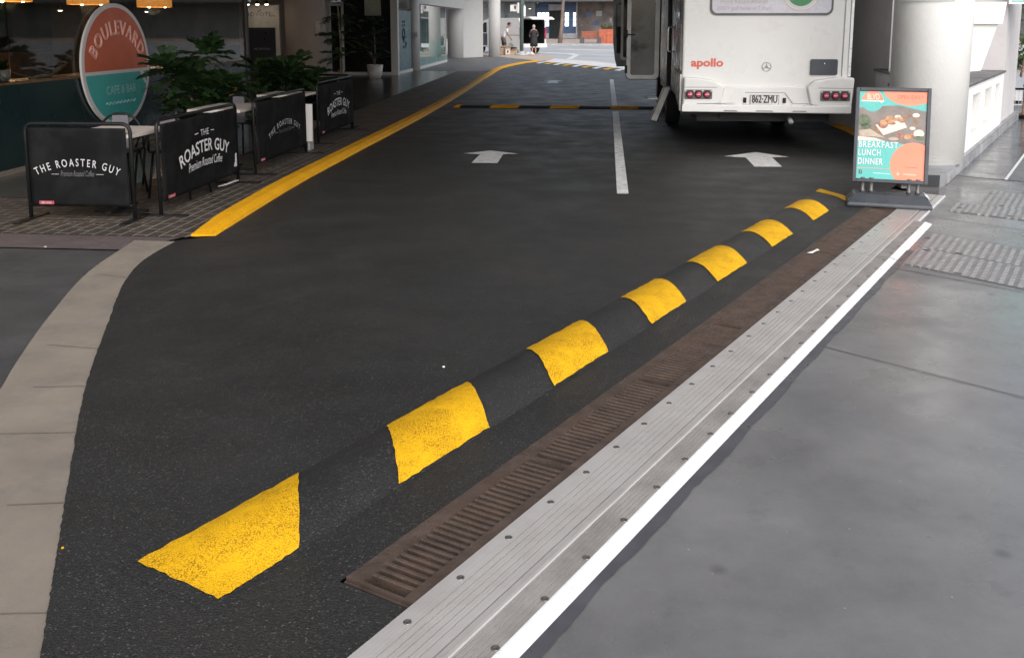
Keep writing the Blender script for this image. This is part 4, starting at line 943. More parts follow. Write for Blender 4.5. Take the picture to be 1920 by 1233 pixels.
pendant(16.6, 17.2, 'orange pendant lamp just right of the oval sign')
def spot(loc, label, r=.035, group='small spotlights inside the cafe'):
    t = thing('spotlight', label, 'spotlight', loc, 0, group)
    b = B(); b.lathe([(r*.4, 0), (r, .012), (r, .05), (r*.5, .09)], loc, 14); obj('housing', b, mt['black'], t)
    b = B(); b.lathe([(r*.2, -.012), (r*.8, -.004), (r*.9, .004)], loc, 14); obj('lamp', b, mt['bulbsmall'], t)
    b = B(); b.tube([(loc[0], loc[1], loc[2]+.09), (loc[0], loc[1], 4.14)], .006, 6); obj('rod', b, mt['black'], t)
spot((-9.0, 15.2, 1.88), 'small warm spotlight left of the oval sign under a pendant lamp')
spot((-9.0, 18.2, 1.90), 'small warm spotlight right of the oval sign under a pendant lamp')
for i, x in enumerate((-9.02, -8.77, -8.53)): spot((x, 23.6, 2.15), ('left', 'middle', 'right')[i]+' one of three bright spotlights over the white hotel sign', .05, 'spotlights over the hotel sign')
# things on the sill
t = thing('sill_planter', 'white bowl with greenery at the left end of the cafe sill', 'bowl', (FX-.2, 10.3, 1.016))
b = B(); b.lathe([(.05, 0), (.075, .04), (.085, .13), (.07, .125), (.05, .05)], (FX-.2, 10.32, 1.017), 18); obj('bowl', b, mt['potwhite'], t)
b = B(); rp = random.Random(4)
for i in range(26):
    a = rp.uniform(0, 2*pi); q = Vector((FX-.2, 10.32, 1.13)); e = q+Vector((cos(a)*.1, sin(a)*.1, rp.uniform(.05, .16))); s_ = Vector((-sin(a), cos(a), 0))*.02
    b.add([q, (q+e)/2+s_, e, (q+e)/2-s_], [(0, 1, 2, 3)])
obj('foliage', b, mt['leaf'], t)
b = B(); b.tube([(FX-.15, 9.98, 1.02), (FX-.2, 10.05, 1.12), (FX-.22, 10.13, 1.2), (FX-.18, 10.2, 1.1), (FX-.15, 10.25, 1.03)], [.03, .025, .018, .022, .028], 7)
tag(obj('driftwood', b, mt['potwhite']), 'pale crooked driftwood beside the white bowl on the cafe sill', 'driftwood')
b = B(); rp_ = []
for i in range(40):
    f = i/39; rp_.append((FX-.2, 10.45+1.15*f, 1.03+.13*(2*f-1)**2*(1 if f > .5 else .75)))
b.tube(rp_, .007, 5); tag(obj('rope_garland', b, mt['rope']), 'thin pale rope garland sagging along the cafe window sill', 'rope')
b = B(); b.tube([(FX-.14, 10.72, 1.03), (FX-.14, 10.85, 1.035), (FX-.16, 11.2, 1.04), (FX-.15, 11.4, 1.13), (FX-.15, 11.52, 1.15)], [.018, .022, .02, .03, .012], 7)
tag(obj('driftwood', b, mt['rope']), 'long brownish driftwood lying on the cafe sill by the oval sign', 'driftwood')

# hotel sign, columns, entry glazing
t = thing('hotel_sign_board', 'tall white and navy hotel sign board beside the warm grey column', 'sign board', (-8.8, 24, 0))
b = B(); b.box(-9.26, -8.36, 24.0, 24.08, 0, 2.15); obj('board', b, mt['oldsign'], t)
b = B(); b.box(-9.235, -8.47, 23.985, 23.999, .02, 1.58); obj('navy_panel', b, mt['navy'], t)
b = B(); put_text(b, "NOVOTEL", (-8.85, 23.998, 1.865), (1, 0, 0), (0, 0, 1), .15, mt['emblem'], fit=.78, spacing=1.2)
obj('name_lettering', b, None, t); b = B(); b.tube([(-8.93, 23.99, 1.985), (-8.88, 23.99, 1.99), (-8.83, 23.99, 2.03)], .012, 6, mt['emblem'])
obj('emblem', b, None, t); b = B(); put_text(b, "RECEPTION", (-8.83, 23.984, 1.02), (1, 0, 0), (0, 0, 1), .07, mt['print_grey'], fit=.42)
obj('sign_lettering', b, None, t)
t = thing('round_column', 'warm pinkish grey round column beside the hotel sign board', 'column', (-7.82, 24.4, 0))
b = B(); b.lathe([(.52, -.01), (.52, 4.148)], (-7.82, 24.4, 0), 40); obj('shaft', b, mt['warm_col'], t)
b = B(); b.box(-7.40, -7.29, 23.93, 23.96, 1.42, 1.75); obj('notice', b, mt['oldsign'], t)
t = thing('entry_glazing', 'dark glazed entry wall with white frame behind the potted plant', 'glazed wall', (-8.2, 31.5, 0))
b = B(); b.box(-9.41, -9.2, 31.4, 31.62, -.01, 4.14); obj('frame_post', b, mt['whiteframe'], t)
b = B(); b.box(-7.17, -6.94, 31.4, 31.62, -.01, 4.14); obj('frame_post', b, mt['whiteframe'], t)
b = B(); b.box(-9.2, -8.78, 31.44, 31.56, 2.27, 2.34); obj('transom', b, mt['whiteframe'], t)
b = B(); b.box(-8.84, -8.77, 31.44, 31.56, .1, 4.14); obj('mullion', b, mt['whiteframe'], t)
b = B(); b.box(-9.2, -7.17, 31.42, 31.6, -.01, .1); obj('base_rail', b, mt['whiteframe'], t)
b = B(); b.box(-8.77, -7.17, 31.49, 31.51, .1, 4.14); obj('dark_pane', b, mt['darkglass'], t)
b = B(); b.box(-9.2, -8.84, 31.49, 31.51, .1, 2.27); obj('side_pane', b, mt['darkglass'], t)
b = B(); b.box(-12, -9.42, 31.7, 31.8, 0, 4.14); obj('far_wall', b, mt['warm_col'], t)
t = thing('glass_sign_panel', 'blue teal film panel with dark lettering behind the warm grey column', 'glass panel', (-9.7, 31.5, 0))
b = B(); b.box(-9.99, -9.415, 31.44, 31.47, -.01, 2.13); obj('film', b, mt['decal'], t)
b = B(); put_text(b, "Oli", (-9.7, 31.436, 1.35), (0, 0, 1), (-1, 0, 0), .42, mt['decal_line'], fit=.75, outline=.008); put_text(b, "5", (-9.66, 31.436, .5), (1, 0, 0), (0, 0, 1), .9, mt['decal_line'], fit=.34, outline=.01); obj('panel_lettering', b, None, t)
t = thing('glass_sign_panel', 'narrow blue teal film panel between two white posts of the entry', 'glass panel', (-7.1, 33.1, 0))
b = B(); b.box(-7.12, -7.09, 32.2, 34.3, .1, 2.13); obj('film', b, mt['decal'], t)
b = B(); b.box(-7.14, -7.06, 31.65, 34.4, -.01, .098); obj('base_rail', b, mt['whiteframe'], t)
b = B(); put_text(b, "Oli", (-7.084, 33.2, 1.45), (0, 0, 1), (0, -1, 0), .6, mt['decal_line'], fit=.7, outline=.012); put_text(b, "5", (-7.084, 33.2, .85), (0, 1, 0), (0, 0, 1), .6, mt['decal_line'], fit=.6, outline=.012); obj('panel_lettering', b, None, t)
b = B(); b.box(-7.115, -7.10, 32.2, 34.3, 2.2, 4.14); obj('upper_pane', b, mt['darkglass'], t)
t = thing('round_column', 'slim white round column where the teal shop window starts', 'column', (-7.1, 34.85, 0))
b = B(); b.lathe([(.2, -.01), (.2, 4.148)], (-7.08, 34.85, 0), 32); obj('shaft', b, mt['render2'], t)
b = B(); b.box(-6.96, -6.9, 34.55, 34.62, 1.2, 1.42, None, .01); obj('intercom', b, mt['galv'], t)
t = thing('shop_window', 'pale turquoise shop window under a white lintel with dark lettering', 'shop window', (-7.1, 39.5, 0))
def fxx(y): return -7.08-(y-35)*.03
ysg = [35.05, 37.6, 40.2, 43.0]
for y0, y1 in zip(ysg, ysg[1:]):
    b = B(); b.add([(fxx(y0), y0+.02, .1), (fxx(y1), y1-.02, .1), (fxx(y1), y1-.02, 2.42), (fxx(y0), y0+.02, 2.42)], [(0, 1, 2, 3)])
    o = obj('glass_pane', b, glass("turquoise_glass", (.55, .72, .70), 1., .02, .25, (.30, .48, .46)), t)
b = B(); b.add([(fxx(35)-.03, 35.05, .1), (fxx(43)-.03, 43, .1), (fxx(43)-.03, 43, .98), (fxx(35)-.03, 35.05, .98)], [(0, 1, 2, 3)]); obj('frosted_band', b, M("frosted_turquoise", (.36, .60, .57), .5, var=.05), t)
b = B(); b.prism([(fxx(35)-.1, 35.05), (fxx(35)+.06, 35.05), (fxx(43)+.06, 43.1), (fxx(43)-.1, 43.1)], -.01, .098); obj('base_rail', b, mt['whiteframe'], t)
b = B(); b.prism([(fxx(35)-.5, 35.05), (fxx(35)+.12, 35.05), (-7.2, 48.3), (-8.2, 48.3)], 2.425, 4.14); obj('lintel', b, mt['render2'], t)
b = B()
for i, (y, w_) in enumerate(((40.2, .5), (41.4, .35), (42.3, .35), (43.2, .5), (44.3, .5), (45.3, .5), (46.3, .6))): b.box(fxx(y)+.13, fxx(y)+.16, y, y+w_, 2.70, 3.0)
o = obj('raised_lettering', b, mt['navy'], t)
b = B(); b.box(-9.4, -9.3, 35, 47.5, 0, 4.1, mt['oldsign']); b.box(-9.3, -7.5, 44.2, 44.3, 0, 4.1, mt['oldsign']); obj('inner_wall', b, None, t)
b = B(); b.box(-8.6, -8.1, 37, 42, .0, .85, None, .02); obj('display_counter', b, mt['potwhite'], t)
t = thing('white_pier', 'wide white pier at the far end of the turquoise shop window', 'pier', (-7.6, 49, 0))
b = B(); b.lathe([(.44, -.01), (.44, 4.148)], (-7.76, 48.8, 0), 32); obj('round_shaft', b, mt['render2'], t)
b = B(); b.prism([(-7.36, 48.6), (-6.56, 50.2), (-7.0, 51), (-7.8, 50.6)], -.01, 4.148); obj('flat_block', b, mt['render2'], t)
t = thing('round_column', 'white round column standing beside the man in the white shirt', 'column', (-5.97, 50.3, 0))
b = B(); b.lathe([(.31, -.01), (.31, 4.148)], (-5.97, 50.3, 0), 36); obj('shaft', b, mt['render2'], t)
# lit downlight washing the dark entry wall
t = thing('wall_downlight', 'lit downlight washing the dark wall above the white pot', 'downlight', (-7.78, 31.2, 2.95))
b = B(); b.lathe([(.04, 0), (.06, .01), (.06, .12), (.05, .13)], (-7.78, 31.2, 2.95), 16); obj('can', b, mt['galv'], t)
b = B(); b.lathe([(.01, -.004), (.05, .004), (.052, .008)], (-7.78, 31.2, 2.95), 16); obj('lamp', b, mt['bulbsmall'], t)
b = B(); b.box(-8.05, -7.5, 31.47, 31.485, 1.95, 2.9); obj('glow_patch', b, M("wall_glow_paint", (.34, .34, .28), .7), t)  # pale patch paints the downlight's pool of light on the wall

# ------------------------------------------------------------------ barrier screens
def barrier(p0, p1, hgt, variant, label, tagpos=.1, sticker=False):
    p0, p1 = Vector((*p0, 0)), Vector((*p1, 0)); dv = p1-p0; Lw = dv.length; rz = math.atan2(dv.y, dv.x); c = (p0+p1)/2
    t = thing('cafe_barrier', label, 'barrier', tuple(c), rz, 'black cafe barrier screens')
    h = Lw/2; r = .07; R = .017
    b = B(); pts = [(-h, 0, .012)]
    pts += [(-h+r-r*cos(a), 0, hgt-r+r*sin(a)) for a in [pi/2*i/6 for i in range(7)]]
    pts += [(h-r+r*sin(a), 0, hgt-r+r*cos(a)) for a in [pi/2*i/6 for i in range(7)]]+[(h, 0, .012)]
    b.tube(pts, R, 8); b.tube([(-h, 0, .125), (h, 0, .125)], .012, 8); obj('frame', b, mt['black'], t, local=True)
    for sx in (-1, 1):
        b = B(); b.box(sx*h-.03, sx*h+.03, -.24, .24, 0.001, .013); obj('foot', b, mt['black'], t, local=True)
    b = B(); n = 22; vs = []
    for i in range(n+1):
        for k in range(n+1):
            u, v = i/n, k/n; x = -h+.03+(Lw-.06)*u; z = .12+(hgt-.155)*v
            vs.append((x, -.021+(.012*sin(u*7+v*5+Lw*9)+.006*sin(u*17-v*9))*min(1, 3*sin(pi*u))*sin(pi*v), z))
    b.add(vs, [(i*(n+1)+k, (i+1)*(n+1)+k, (i+1)*(n+1)+k+1, i*(n+1)+k+1) for i in range(n) for k in range(n)], None, True)
    o = obj('banner', b, mt['blackcloth'], t, local=True); md = o.modifiers.new("t", 'SOLIDIFY'); md.thickness = .004
    b = B(); u_, v_ = (1, 0, 0), (0, 0, 1); zc = .12+(hgt-.12)*.5; k = min(1., Lw/1.1)
    if variant == 'A':
        ww = .80*Lw if Lw < 1.3 else .62*Lw
        put_text(b, "THE ROASTER GUY", (0, -.042, zc-.005), u_, v_, .092, mt['print_shaded'], fit=ww, arch=ww*1.15, spacing=1.5, dup=.0008)
        obj('name_lettering', b, None, t, local=True); b = B(); put_text(b, "Premium Roasted Coffee", (0, -.042, zc-.092), u_, v_, .07, mt['print_dim'], fit=ww*.4, shear=.35)
        for sx in (-1, 1): q = B(); q.add([(sx*ww*.22, -.044, zc-.077), (sx*ww*.31, -.044, zc-.077), (sx*ww*.31, -.044, zc-.072), (sx*ww*.22, -.044, zc-.072)], [(0, 1, 2, 3)], mt['print_grey']); obj('print_dash', q, None, t, local=True)
    else:
        ww = .62*Lw
        put_text(b, "THE", (0, -.042, zc+.135), u_, v_, .085, mt['print_white'], fit=ww*.17)
        for sx in (-1, 1): q = B(); q.add([(sx*ww*.13, -.044, zc+.162), (sx*ww*.2, -.044, zc+.157), (sx*ww*.2, -.044, zc+.165), (sx*ww*.13, -.044, zc+.17)], [(0, 1, 2, 3)], mt['print_white']); obj('print_dash', q, None, t, local=True)
        obj('top_lettering', b, None, t, local=True); b = B()
        put_text(b, "ROASTER GUY", (0, -.042, zc-.02), u_, v_, .165, mt['print_white'], fit=ww, arch=ww*1.45, dup=.0025)
        obj('name_lettering', b, None, t, local=True); b = B()
        put_text(b, "Premium Roasted Coffee", (0, -.042, zc-.155), u_, v_, .12, mt['print_white'], fit=ww*.70, shear=.38, arch=ww*3)
    obj('tagline_lettering', b, None, t, local=True)
    b = B(); tx = -h+.1; b.box(tx, tx+.13, -.034, -.030, .135, .165); obj('red_tag', b, mt['tag_red'] if not sticker else mt['print_grey'], t, local=True)
    b = B(); b.box(tx+.02, tx+.05, -.0355, -.0345, .142, .158); b.box(tx+.06, tx+.11, -.0355, -.0345, .145, .155); obj('tag_print', b, mt['print_grey'], t, local=True)
    return t
barrier((-4.935, 7.67), (-4.015, 7.70), .825, 'A', 'black cafe barrier facing the camera at the front of the terrace')
t2 = barrier((-3.88, 7.90), (-3.885, 9.69), .835, 'B', 'longest black cafe barrier with large white arched lettering along the kerb')
barrier((-3.90, 10.24), (-3.915, 12.08), .835, 'A', 'third black cafe barrier from the front with small arched lettering')
barrier((-4.04, 13.04), (-4.06, 14.95), .85, 'B', 'last kerbside black cafe barrier, farthest from the camera')
t = barrier((-5.4, 15.25), (-4.12, 15.12), .855, 'A', 'black cafe barrier closing the far end of the terrace')
for y, lab in ((9.6, 'white strip at the foot of the longest barrier'), ):
    b = B(); b.box(-3.872, -3.862, 9.54, 9.62, .19, .33, None, .004); tag(obj('white_clip', b, mt['print_white']), 'small white clip on the lower corner of the longest barrier', 'clip')
b = B(); b.prism([(-3.90, 9.2), (-3.86, 9.3), (-3.84, 9.6), (-3.88, 9.6)], .04, .045); tag(obj('paper_scrap', b, mt['print_white']), 'white paper strip caught under the longest barrier', 'paper')
t = thing('menu_board', 'slim white board propped between the third and last kerbside barriers', 'board', (-3.92, 12.35, 0))
b = B(); b.prism_x([(12.28, .13), (12.30, .62), (12.33, .62), (12.31, .13)], -3.975, -3.885); obj('board', b, mt['signwhite'], t)
b = B(); b.box(-3.97, -3.94, 12.34, 12.5, .001, .5); obj('support', b, mt['galv'], t)

# ------------------------------------------------------------------ tables and chairs
def table(loc, w, d, label, rz=0):
    t = thing('cafe_table', label, 'table', (loc[0], loc[1], 0), rz, 'white topped cafe tables')
    b = B(); b.box(-w/2, w/2, -d/2, d/2, .70, .735, None, .006); obj('table_top', b, mt['table'], t, local=True)
    b = B(); b.tube([(0, 0, .02), (0, 0, .70)], .03, 10); obj('pedestal', b, mt['black'], t, local=True)
    b = B(); b.box(-.24, .24, -.03, .03, 0.002, .025); b.box(-.03, .03, -.24, .24, .0251, .045); obj('base', b, mt['black'], t, local=True)
table((-4.32, 8.05), .62, .7, 'white cafe table right behind the front barrier')
table((-4.30, 10.55), .6, .9, 'white cafe table behind the gap between second and third barriers')
table((-4.35, 12.7), .6, .7, 'white cafe table behind the third and last kerbside barriers')
def chair(loc, rz, label):
    t = thing('cafe_chair', label, 'chair', (loc[0], loc[1], 0), rz, 'black metal cafe chairs')
    b = B(); b.box(-.2, .2, -.2, .2, .44, .46, None, .008); obj('seat', b, mt['black'], t, local=True)
    for sx in (-1, 1):
        for sy in (-1, 1):
            b = B(); b.tube([(sx*.17, sy*.17, .44), (sx*.21, sy*.22, .005)], .012, 8); obj('leg', b, mt['black'], t, local=True)
    b = B(); ps = [(.21*cos(a)*1.0, .2-.02, .46+.34*max(0, sin(a))**.6) for a in [pi*i/20 for i in range(21)]]; b.tube(ps, .012, 8)
    b.tube([(-.2, .18, .62), (-.23, -.1, .64), (-.2, -.18, .45)], .01, 6); b.tube([(.2, .18, .62), (.23, -.1, .64), (.2, -.18, .45)], .01, 6); obj('back_frame', b, mt['black'], t, local=True)
    b = B(); b.prism_y([(-.085, .455), (.085, .455), (.075, .78), (-.075, .78)], .172, .185); obj('back_splat', b, mt['cushion'], t, local=True)
chair((-4.72, 8.75), radians(8), 'black metal chair with grey splat in front of the oval sign')
chair((-4.55, 9.3), radians(-75), 'black metal chair tucked between the oval sign and the bushy plant')
chair((-4.15, 7.98+.9), radians(178), 'black metal chair behind the gap between first and second barriers')
chair((-4.5, 11.6), radians(170), 'black metal chair behind the third barrier')

# ------------------------------------------------------------------ plants
def fern(b, base, n, length, droop, rnd, tilt=(.3, 1.3), leaflets=13, lw=.036, wid=.29):
    for i in range(n):
        a = rnd.uniform(0, 2*pi); el = rnd.uniform(*tilt); L0 = length*rnd.uniform(.6, 1.1)
        d = Vector((cos(a)*cos(el), sin(a)*cos(el), sin(el))); sd = Vector((-sin(a), cos(a), 0)); p0 = Vector(base)+Vector((rnd.uniform(-.05, .05), rnd.uniform(-.05, .05), 0))
        def pt(f): return p0+d*L0*f+Vector((0, 0, -droop*L0*f*f))
        for j in range(leaflets):
            f = .3+.7*j/(leaflets-1); q = pt(f); tn = (pt(min(1, f+.05))-pt(f-.05)).normalized(); w = wid*L0*sin(pi*min(1, .12+.88*(1-(f-.3)/.72)))*rnd.uniform(.8, 1.15)
            for sg in (-1, 1):
                tip = q+(sd*sg*.9+tn*.55+Vector((0, 0, rnd.uniform(-.35, .1))))*w; m_ = (q+tip)/2; o_ = tn*lw*L0*1.6+Vector((0, 0, .01))
                b.add([q, m_+o_, tip, m_-o_*.8], [(0, 1, 2, 3)])
def stems(b, base, n, length, rnd):
    for i in range(n):
        a = rnd.uniform(0, 2*pi); b.tube([base, (base[0]+cos(a)*length*.2, base[1]+sin(a)*length*.2, base[2]+length*.6)], .008, 5)
def potted(name, label, loc, pot_r, pot_h, pot_mat, fronds, cat='plant', stem_h=0., cross=None, group=None):
    rnd = random.Random(sum(map(ord, label)))
    t = thing(name, label, cat, (loc[0], loc[1], loc[2]), 0, group)
    b = B(); b.lathe([(pot_r*.68, 0), (pot_r*.9, pot_h*.35), (pot_r, pot_h), (pot_r*.92, pot_h), (pot_r*.88, pot_h-.03)], loc, 28); obj('pot', b, mt[pot_mat], t)
    b = B(); b.lathe([(.01, pot_h-.04), (pot_r*.89, pot_h-.041), (pot_r*.89, pot_h-.05)], loc, 20); obj('soil', b, mt['soil'], t)
    b = B(); bs_ = (loc[0], loc[1], loc[2]+pot_h-.04)
    stems(b, bs_, 7, .5, rnd)
    if stem_h: b.tube([bs_, (bs_[0]+.02, bs_[1], bs_[2]+stem_h*.5), (bs_[0]-.02, bs_[1], bs_[2]+stem_h)], .02, 7)
    obj('stem', b, mt['bark'], t)
    b = B()
    for (dx, dy, dz, n, L0, droop, tilt) in fronds: fern(b, (loc[0]+dx, loc[1]+dy, loc[2]+pot_h+dz), n, L0, droop, rnd, tilt)
    obj('foliage', b, mt['leaf'], t)
    return t
potted('potted_plant', 'big bushy green plant beside the oval sign, behind the longest barrier', (-5.3, 12.0, .005), .26, .45, 'black', [(0, 0, -.05, 40, .6, .35, (.1, 1.2)), (0, 0, .25, 40, .6, .45, (.1, 1.3)), (.1, .25, .1, 34, .55, .4, (0., 1.1)), (-.1, -.1, .5, 40, .6, .5, (.1, 1.4)), (.1, .1, .75, 30, .5, .4, (.2, 1.5)), (-.35, -.2, .6, 24, .5, .4, (.2, 1.5)), (.3, .3, .35, 30, .5, .4, (.1, 1.3))], group=None)
potted('potted_plant', 'dark bushy plant in front of the hotel sign, behind the third barrier', (-5.05, 14.65, .005), .26, .45, 'black', [(0, 0, 0, 40, .6, .35, (.1, 1.2)), (0, 0, .25, 40, .6, .45, (.1, 1.2)), (.1, -.1, .45, 40, .6, .4, (0., 1.2)), (.35, .1, .3, 30, .55, .4, (0., 1.2)), (-.3, -.2, .4, 30, .55, .4, (.1, 1.3))])
potted('potted_plant', 'low dark plant against the cafe window between oval sign and bushy plant', (-5.95, 14.2, .005), .22, .4, 'black', [(0, 0, 0, 22, .6, .35, (.1, 1.2)), (0, 0, .2, 16, .6, .4, (.2, 1.3))])
potted('potted_tree', 'tall thin dark indoor tree behind the last kerbside barrier', (-5.95, 21.0, .005), .24, .4, 'black', [(0, 0, .5, 12, .55, .4, (0, 1.2)), (0, 0, .9, 14, .6, .5, (0, 1.2)), (.05, 0, 1.3, 14, .6, .5, (0, 1.2)), (0, 0, 1.7, 12, .6, .6, (.2, 1.3))], stem_h=1.7)
potted('potted_tree', 'leafy plant in a white pot at the glazed entry', (-7.27, 29.55, .005), .25, .42, 'potwhite', [(0, 0, .1, 14, .55, .3, (.5, 1.4)), (0, 0, .45, 16, .6, .45, (.2, 1.3)), (.05, 0, .85, 16, .6, .45, (.1, 1.3)), (0, 0, 1.2, 12, .55, .5, (.2, 1.4))], stem_h=1.2)
# ------------------------------------------------------------------ far street: building, trees, bench, van
t = thing('shop_building', 'long far building across the street with blue shopfront and lit screens', 'building', (0, 93, .4))
YB = 91.5
b = B(); b.box(-90, 110, YB+.6, YB+14, 0, 6.5); obj('main_wall', b, mt['farwall'], t)
b = B(); b.box(-90, 110, YB-3.2, YB+.59, 3.75, 4.3); obj('awning', b, mt['darkwall'], t)
b = B(); b.box(-6.95, -3.05, YB+.3, YB+.59, .35, 3.74); obj('blue_front', b, mt['farblue'], t)
b = B(); b.box(-3.0, 3.2, YB+.25, YB+.59, .35, 3.74); obj('brown_front', b, mt['farbrown'], t)
b = B(); b.box(3.3, 60, YB+.25, YB+.59, .35, 3.74); obj('dark_front', b, mt['fardark'], t)
b = B(); b.box(-12.5, -7.0, YB+.25, YB+.59, .35, 1.95); obj('red_brown_front', b, M("red_brown_front", (.07, .045, .05), .5, var=.5), t)
b = B(); b.box(-12.5, -7.0, YB+.25, YB+.59, 1.952, 3.74); obj('grey_front', b, M("grey_glazing", (.22, .25, .28), .25, var=.3, vscale=.7), t)
b = B(); b.box(-40, -12.6, YB+.25, YB+.59, .35, 3.74); obj('dark_front', b, mt['fardark'], t)
b = B(); b.box(-5.67, -4.6, YB+.2, YB+.295, .42, 2.98); obj('shop_door', b, mt['darkglass'], t)
b = B(); b.box(-5.75, -4.45, YB+.1, YB+.295, 2.99, 3.55); obj('door_sign', b, mt['farstone'], t)
b = B(); b.box(-6.95, -5.7, YB+.12, YB+.295, .38, .86); obj('stone_riser', b, mt['farstone'], t); b = B(); b.box(-4.55, -3.05, YB+.12, YB+.295, .38, .86); obj('stone_riser', b, mt['farstone'], t)
b = B(); b.box(-3.15, -3.02, YB-.02, YB+.2, .35, 3.74); obj('white_post', b, mt['farstone'], t)
for x0, x1 in ((-6.78, -6.46), (-6.40, -6.08), (-6.02, -5.72), (-4.2, -3.84), (-3.42, -3.17)):
    for z0 in (1.52, 1.97, 2.42):
        b = B(); b.box(x0, x1, YB+.24, YB+.292, z0, z0+.37, None, .01); obj('lit_screen', b, mt['screen'], t)
b = B()
for x in (-11.2, -9.9, -8.4): b.box(x, x+.28, YB+.1, YB+.24, .35, 3.74)
obj('front_pier', b, M("teal_grey_pier", (.13, .17, .18), .6), t)
rp = random.Random(9)
for i in range(9):
    x = rp.uniform(-2.6, 3); z0 = rp.uniform(1.2, 2.9); b = B(); b.box(x, x+rp.uniform(.15, .6), YB+.2, YB+.245, z0, z0+rp.uniform(.15, .5))
    obj('window_poster', b, rp.choice([mt['farstone'], mt['fardark'], mt['farblue'], mt['oldsign'], mt['fardark']]), t)
for i, (x, y_) in enumerate(((-8.0, 87), (-7.4, 87))):
    pass
t = thing('street_sign', 'slim white street sign above the open tailgate of the far van', 'sign', (-7.75, 88.5, .3))
b = B(); b.tube([(-7.75, 88.5, .3), (-7.75, 88.5, 3.5)], .04, 8); obj('pole', b, mt['galv'], t)
b = B(); b.box(-7.87, -7.63, 88.43, 88.47, 2.4, 3.35, None, .01); obj('sign_plate', b, mt['signwhite'], t)
spot((-7.25, 88.3, 3.1), 'small lit lamp under the awning across the street', .09, None)
def tree(loc, lean, label, r=.2, crown_z=4.6, n=700, spread=2.6):
    rnd = random.Random(int(abs(loc[0]*10)+3)); t = thing('street_tree', label, 'tree', loc, 0, 'street trees')
    b = B(); top = Vector((loc[0]+lean, loc[1], crown_z)); base = Vector(loc)
    b.tube([base, base*.7+top*.3+Vector((.05, 0, 0)), base*.35+top*.65, top], [r*1.15, r*.9, r*.75, r*.55], 9)
    for i in range(6):
        a = rnd.uniform(0, 6.28); b.tube([top-Vector((0, 0, .6)), top+Vector((cos(a)*.8, sin(a)*.8, .5)), top+Vector((cos(a)*1.9, sin(a)*1.9, 1.1))], [r*.45, r*.3, r*.12], 6)
    obj('trunk', b, mt['bark'], t)
    b = B(); cl = [top+Vector((rnd.gauss(0, spread*.5), rnd.gauss(0, spread*.5), rnd.uniform(-.5, 2.4))) for i in range(26)]
    for i in range(n):
        c = rnd.choice(cl)+Vector((rnd.gauss(0, .42), rnd.gauss(0, .42), rnd.gauss(0, .3))); u = Vector((rnd.uniform(-1, 1), rnd.uniform(-1, 1), rnd.uniform(-.5, .5))).normalized(); v = u.cross(Vector((rnd.uniform(-1, 1), rnd.uniform(-1, 1), rnd.uniform(-1, 1)))).normalized(); sz = rnd.uniform(.1, .22)
        b.add([c-u*sz, c+v*sz*.5, c+u*sz, c-v*sz*.5], [(0, 1, 2, 3)])
    obj('crown', b, mt['leaf_far'], t)
tree((-4.1, 80.6, .14), .35, 'street tree with a thin leaning trunk by the far bench', .17, 4.7, 900)
tree((-11.0, 82.5, .16), -.2, 'street tree on the far pavement above the white van', .2, 5.0, 900)
tree((9.0, 82.0, .15), .2, 'street tree on the far pavement behind the campervan', .2, 4.6, 700)
tree((19.5, 46.0, -.01), .2, 'leafy tree past the grey end wall at the right', .22, 2.6, 1400, 3.4)
t = thing('park_bench', 'red-brown slatted bench with dark end blocks on the far pavement', 'bench', (-1.6, 80.2, .14))
b = B(); b.box(-2.3, -.95, 80.0, 80.5, .55, .62); obj('seat', b, mt['benchred'], t)
b = B()
for i in range(4): b.box(-2.3, -.95, 80.5+.015*i, 80.55+.015*i, .66+.12*i, .76+.12*i)
obj('backrest', b, mt['benchred'], t)
for x in (-2.45, -1.05):
    b = B(); b.prism_y([(x, .14), (x+.40, .14), (x+.36, .64), (x+.04, .64)], 79.95, 80.62); obj('end_block', b, mt['darkwall'], t)
t = thing('timber_planter', 'red timber planter box with green plants on the far pavement', 'planter', (.6, 80.5, .14))
b = B(); b.box(-.85, 2.2, 80.1, 81.2, .14, 1.3); obj('box', b, mt['planterred'], t)
b = B()
for i in range(10): b.box(-.84+i*.305, -.83+i*.305, 80.08, 80.098, .16, 1.28)
obj('board_gaps', b, mt['darkwall'], t)
b = B(); rnd = random.Random(11)
for i in range(260):
    c = Vector((rnd.uniform(-.7, 2.1), rnd.uniform(80.2, 81.1), 1.3+rnd.uniform(0, .4))); u = Vector((rnd.uniform(-1, 1), rnd.uniform(-1, 1), rnd.uniform(0, 1))).normalized()*.13; v = u.cross(Vector((rnd.random(), .3, rnd.random()))).normalized()*.05
    b.add([c-u, c+v, c+u, c-v], [(0, 1, 2, 3)])
obj('foliage', b, mt['leaf_far'], t)

# far white van, tailgate up
fv = thing('delivery_van', 'white delivery van with raised tailgate parked across the far street corner', 'van', (-6.04, 57.9, -.01), radians(43))
prof = [(-2.4, .38), (-2.4, 1.1), (-2.36, 1.8), (-2.25, 2.0), (.7, 2.04), (1.2, 1.93), (1.95, 1.22), (2.5, 1.05), (2.6, .6), (2.52, .3)]
side = [(-2.4, .38), (-2.4, 1.1), (-2.36, 1.8), (-2.25, 1.99), (.8, 1.99), (.8, .38)]
b = B(); b.prism_x(side, -.95, -.88); b.prism_x(side, .88, .95); b.box(-.95, .95, -2.26, .8, 1.992, 2.05, None, .02); b.box(-.879, .879, -2.4, .8, .38, .58)
b.prism_x([(.801, .38), (.801, 1.99), (1.2, 1.93), (1.95, 1.22), (2.5, 1.05), (2.6, .6), (2.52, .3)], -.93, .93); o = obj('body', b, mt['farvan'], fv, local=True)
